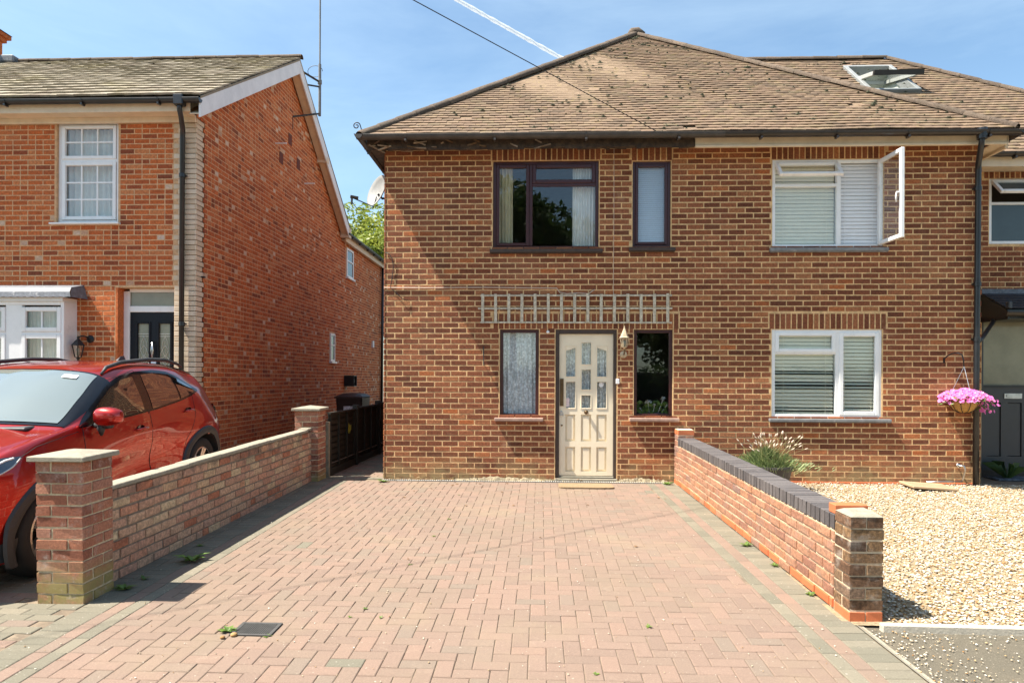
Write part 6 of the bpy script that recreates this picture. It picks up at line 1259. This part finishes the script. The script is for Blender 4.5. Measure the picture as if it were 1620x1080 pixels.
# dense cloud for projecting trim on to the flank
def sx(y, z):
    js = range(int(NQ * .9 / 9), int(NQ * 7.9 / 9)); zs_, xs_ = [], []
    for j in js: yv = GR[:, j, 1]; zs_.append(float(np.interp(y, yv, GR[:, j, 2]))); xs_.append(float(np.interp(y, yv, GR[:, j, 0])))
    return float(np.interp(z, np.maximum.accumulate(zs_), xs_))
def interp(pts, y): return float(np.interp(y, [p[0] for p in pts], [p[1] for p in pts]))
def patch(lo, hi, y0, y1, off, name, mat, parent=car, ny=40, nz=12, smooth=True, sides=(1, -1)):
    o_ = None
    for sg in sides:
        rows = []; m_ = MB()
        for i in range(ny + 1):
            y = y0 + (y1 - y0) * i / ny; a, b = interp(lo, y), interp(hi, y)
            rows.append([(sg * (sx(y, a + (b - a) * j / nz) + off), y, a + (b - a) * j / nz) for j in range(nz + 1)])
        o_ = m_.grid(rows if sg > 0 else rows[::-1], None).build(name, mat, parent, smooth=smooth)
    return o_
DHI = [(1.30, 1.09), (1.50, 1.20), (1.70, 1.30), (1.90, 1.395), (2.1, 1.455), (2.35, 1.485), (2.7, 1.485), (2.95, 1.455), (3.15, 1.39), (3.35, 1.29), (3.50, 1.215)]
DLO = [(1.30, 1.075), (2.0, 1.085), (2.5, 1.10), (3.0, 1.135), (3.3, 1.17), (3.50, 1.205)]
patch(DLO, DHI, 1.31, 3.49, .006, 'window_surround', gloss_black)
sub1 = lambda P, d: [(y, z + d) for y, z in P]
patch(sub1(DLO, .022), sub1(DHI, -.032), 1.52, 2.27, .010, 'side_window', side_glass); patch(sub1(DLO, .022), sub1(DHI, -.032), 2.42, 2.98, .010, 'side_window', side_glass); patch(sub1(DLO, .024), sub1(DHI, -.036), 3.02, 3.36, .010, 'side_window', side_glass)
# windscreen and rear window, with black surrounds
def topgrid(t0, t1, q0, q1, off, name, mat, nt_=24, nq=14):
    m_ = MB(); S = lambda t_, q_: crm(np.array([crm(CT[i], q_) for i in range(len(TB))]), t_)
    R1 = [[S(t0 + (t1 - t0) * i / nt_, q0 + (q1 - q0) * j / nq) for j in range(nq + 1)] for i in range(nt_ + 1)]
    rows = []
    for r in R1:
        rt = [(max(p[0], 0), p[1] - off * .55, p[2] + off * .8) for p in r]; rows.append([(x, y, z) for x, y, z in rt] + [(-x, y, z) for x, y, z in rt[::-1]][1:])
    return m_.grid(rows).build(name, mat, car, smooth=True)
topgrid(4.02, 6.02, 6.2, 9, .006, 'screen_surround', gloss_black); ws = topgrid(4.12, 5.93, 7.0, 9, .012, 'windscreen', screen)
topgrid(11.2, 12.2, 6.95, 9, .010, 'rear_window', side_glass)
# cladding: arches and sills
for wy in (WF, WRr):
    for sg in (1, -1):
        m_ = MB(); rows = []
        for k in range(41):
            a = rad(-22 + 224 * k / 40); c_, s_ = math.cos(a), math.sin(a); P = []
            for r_, o_ in ((.475, .0), (.462, .020), (.42, .026), (.388, .018)):
                y, z = wy + r_ * c_ * (1.0), ZW + r_ * s_; z = max(z, .19); P.append((sg * (max(sx(y, min(max(z, .3), .9)), .84) + o_), y, z))
            P.append((sg * .70, wy + .388 * c_, max(ZW + .388 * s_, .19))); rows.append(P)
        m_.grid(rows if sg < 0 else rows[::-1]).build('wheel_arch', clad, car, smooth=False)
        m_ = MB(); m_.grid([[(sg * x, wy + .40 * math.cos(a), ZW + .40 * math.sin(a)) for a in np.linspace(-.3, math.pi + .3, 24)] for x in (.42, .84)]); m_.prism([(wy - .42, .2), (wy + .42, .2), (wy + .42, .78), (wy - .42, .78)], .40, .42, Matrix(((0, 0, sg, 0), (1, 0, 0, 0), (0, 1, 0, 0), (0, 0, 0, 1)))); m_.build('wheel_well', dark_in, car)
patch([(1.2, .21), (3.1, .21)], [(1.2, .40), (1.6, .335), (2.7, .335), (3.1, .42)], 1.24, 3.06, .014, 'sill_cladding', clad); patch([(0.3, .24), (.55, .24)], [(.3, .36), (.55, .40)], .36, .52, .012, 'bumper_cladding', clad, ny=8)
patch([(3.75, .24), (4.2, .30)], [(3.75, .50), (4.2, .52)], 3.82, 4.0, .012, 'bumper_cladding', clad, ny=8)
# lamp clusters jutting out at the rear corners
for sg in (1, -1):
    MB().add([(sg * .76, 3.86, 1.00), (sg * .78, 3.86, 1.055), (sg * .60, 4.10, 1.045), (sg * .56, 4.13, 1.0), (sg * .72, 3.84, 1.00), (sg * .73, 3.84, 1.06), (sg * .52, 4.04, 1.05), (sg * .50, 4.08, 1.0)], [(0, 1, 2, 3), (7, 6, 5, 4), (1, 5, 6, 2), (0, 3, 7, 4)]).build('tail_light', gloss_black, car, bevel=.006)
    MB().add([(sg * .70, 3.98, .93), (sg * .735, 3.96, .985), (sg * .60, 4.13, .98), (sg * .58, 4.14, .93), (sg * .66, 3.94, .93), (sg * .68, 3.93, .99), (sg * .52, 4.06, .99), (sg * .50, 4.08, .93)], [(0, 1, 2, 3), (7, 6, 5, 4), (1, 5, 6, 2), (0, 3, 7, 4)]).build('tail_light', lampred, car, bevel=.006)
# shut lines
def line(P, name='door_seam', r=.0035, mat=dark_in, sides=(1, -1), off=-.0005, par=car):
    for sg in sides:
        pts_ = []; m_ = MB()
        for (y0, z0), (y1, z1) in zip(P, P[1:]):
            for k in range(6): t_ = k / 6; y, z = y0 + (y1 - y0) * t_, z0 + (z1 - z0) * t_; pts_.append((sg * (sx(y, z) + off), y, z))
        pts_.append((sg * (sx(*P[-1]) + off), *P[-1])); m_.tube(pts_, r, 5).build(name, mat, par, smooth=True)
line([(1.34, 1.07), (1.30, .90), (1.31, .6), (1.36, .34)]); line([(2.36, 1.10), (2.38, .8), (2.37, .34)]); line([(3.30, 1.17), (3.27, .98), (3.05, .72), (2.98, .5), (2.96, .40)]); line([(2.36, 1.47), (2.36, 1.50), (1.9, 1.42)], r=.003)
line([(.52, .93), (.80, 1.005), (1.1, 1.035), (1.28, 1.05)], 'bonnet_seam', .003)
# bonnet shut line as seen from above
line([(2.34, 1.08), (2.345, 1.30), (2.345, 1.47)], 'pillar_seam', .004)
for (y, z) in ((2.16, .955), (3.13, 1.02)):
    for sg in (1, -1):
        q = Matrix(((0, 0, sg, sg * (sx(y, z) + .004)), (1, 0, 0, y), (0, 1, 0, z), (0, 0, 0, 1)))
        MB().lathe([(.0, -.006), (.04, -.004), (.046, 0)], 18, q @ Matrix.Diagonal((1.5, .72, 1, 1))).build('handle_recess', gloss_black, car, smooth=True)
        MB().tube([(-.095, 0, .0), (-.07, 0, .028), (.0, .002, .036), (.07, 0, .028), (.095, 0, .0)], [.008, .012, .013, .012, .008], 8, q).build('door_handle', paint, car, smooth=True)
for sg in (1, -1):
    m_ = MB(); rail = [(1.96, 1.485, .63), (2.06, 1.54, .62), (2.3, 1.575, .615), (2.8, 1.585, .60), (3.2, 1.565, .585), (3.5, 1.51, .57), (3.62, 1.47, .565)]
    m_.tube([(sg * x, y, z) for y, z, x in rail], [.010, .018, .02, .02, .02, .018, .01], 8); m_.build('roof_rail', clad, car, smooth=True)
    # mirror
    M_ = Matrix.Translation((sg * .985, 1.47, 1.155)); m_ = MB(); rows = []
    for i in range(13):
        a = math.pi * i / 12; r_ = math.sin(a) ** .5; rows.append([((-math.cos(a)) * .118 * sg, (.075 * math.cos(b) - .015) * r_ if math.cos(b) < 0 else .028 * math.cos(b) * r_, 0.080 * math.copysign(abs(math.sin(b)) ** .7, math.sin(b)) * r_ * (1.0 - .12 * -math.cos(a))) for b in np.linspace(0, 2 * math.pi, 21)])
    m_.grid(rows, M_).build('mirror_cap', paint, car, smooth=True)
    MB().tube([(sg * .84, 1.49, 1.075), (sg * .90, 1.48, 1.075), (sg * .95, 1.475, 1.09), (sg * .99, 1.475, 1.10)], [.02, .028, .045, .05], 10).tube([(sg * .925, 1.47, 1.10), (sg * .91, 1.47, 1.05), (sg * .905, 1.48, .99)], [.03, .034, .012], 10).build('mirror_foot', clad, car, smooth=True)
patch([(.14, .80), (.30, .83), (.50, .90), (.62, .955)], [(.14, .86), (.30, .93), (.50, .975), (.62, .965)], .40, .615, .008, 'headlight', darkglass('headlight_lens', (.03, .03, .035)), ny=14, nz=5); line([(.42, .865), (.52, .905), (.61, .955)], 'lamp_trim', .006, alloy, off=.01); line([(.42, .93), (.50, .955), (.56, .962)], 'day_light', .008, white_upvc, off=.01)
patch([(3.86, .90), (4.2, .88)], [(3.86, 1.02), (4.2, .96)], 3.90, 4.06, .014, 'tail_light', lampred, ny=12, nz=6); patch([(3.93, .94), (4.2, .90)], [(3.93, .985), (4.2, .93)], 3.95, 4.055, .024, 'tail_light', gloss_black, ny=8, nz=4)
patch([(3.82, 1.02), (4.1, .96)], [(3.82, 1.04), (4.1, .985)], 3.86, 4.05, .020, 'tail_trim', gloss_black, ny=8, nz=3)
topgrid(10.6, 11.25, 7.0, 9, .028, 'spoiler', paint)
MB().add([(-.02, 3.28, 1.54), (.02, 3.28, 1.54), (.025, 3.46, 1.53), (-.025, 3.46, 1.53), (0, 3.38, 1.60), (0, 3.45, 1.605)], [(0, 1, 4), (1, 2, 5, 4), (2, 3, 5), (3, 0, 4, 5)]).build('antenna_fin', clad, car, bevel=.004)
MB().tube([(.55, 1.20, 1.155), (.35, 1.14, 1.175), (-.05, 1.10, 1.19)], .010, 6).tube([(-.0, 1.08, 1.17), (-.4, 1.14, 1.175), (-.6, 1.22, 1.15)], .009, 6).build('wiper', clad, car); MB().box(-.60, .60, 1.0, 1.12, 1.09, 1.122).build('cowl', clad, car, bevel=.01)
MB().box(-.13, .02, 1.70, 1.76, 1.435, 1.475, Matrix.Rotation(.0, 4, 'X')).build('sensor_housing', clad, car)
_S = lambda t_, q_: crm(np.array([crm(CT[i], q_) for i in range(len(TB))]), t_)
MB().grid([[(p[0], p[1] - .011, p[2] + .018) for p in (_S(t_, q_) for q_ in (7.42, 7.6, 7.78))] for t_ in (5.62, 5.75)]).build('screen_sticker', white_upvc, car)
MB().box(-.45, .45, -.01, .03, .30, .62).build('grille', gloss_black, car, bevel=.02); MB().box(-.26, .26, -.03, -.01, .42, .53).build('number_plate', white_upvc, car, bevel=.002)
MB().lathe([(.0, .0), (.75, 0)], 4, Matrix.Translation((0, 2.1, .22)) @ Matrix.Diagonal((1, 2.2, 1, 1))).build('underside', dark_in, car)
tyre_m = rim_m = None
for wy in (WF, WRr):
    for sg in (1, -1):
        Mw = Matrix(((0, 0, sg, sg * .765), (1, 0, 0, wy), (0, 1, 0, ZW), (0, 0, 0, 1)))
        if tyre_m is None:
            tyre_m = MB().lathe([(.225, -.10), (.25, -.11), (.30, -.112), (.328, -.098), (.336, -.07), (.3365, 0), (.336, .07), (.328, .098), (.30, .112), (.262, .108), (.238, .098), (.228, .09)], 48).mesh('tyre', rubber, smooth=True)
            mb = MB(); mb.lathe([(.232, -.09), (.232, .092), (.226, .1), (.216, .096), (.212, .06), (.20, -.08)], 48, mi=1); mb.lathe([(0, .015), (.21, .0)], 32, mi=1)
            mb.lathe([(.229, .0905), (.2325, .097), (.222, .1035), (.2175, .099)], 48, mi=0)
            for k in range(5):
                a0 = k * 2 * math.pi / 5
                for d_ in (-.145, .145):
                    Rm = Matrix.Rotation(a0 + d_ * .6, 4, 'Z'); w0, w1 = .017, .020; a1 = d_ * 1.1
                    mb.add([(.04, -w0 + d_ * .03, .062), (.04, w0 + d_ * .03, .062), (.219, w1 + d_ * .30 * .219, .099), (.219, -w1 + d_ * .30 * .219, .099), (.04, -w0 * 1.2, .02), (.04, w0 * 1.2, .02), (.219, w1 + d_ * .066, .05), (.219, -w1 + d_ * .066, .05)], [(0, 3, 2, 1), (0, 4, 7, 3), (1, 2, 6, 5), (2, 3, 7, 6)], Rm, mi=0)
            mb.lathe([(.0, .07), (.03, .069), (.05, .06), (.055, .03)], 20, mi=1); rim_m = mb.mesh('rim', [alloy, alloy_d])
        wh = obj('wheel', MB().lathe([(0, -.11), (.16, -.11), (.16, -.02), (0, -.02)], 24).mesh('wheel', dark_in), car, mat=Mw); obj('tyre', tyre_m, wh); obj('rim', rim_m, wh)
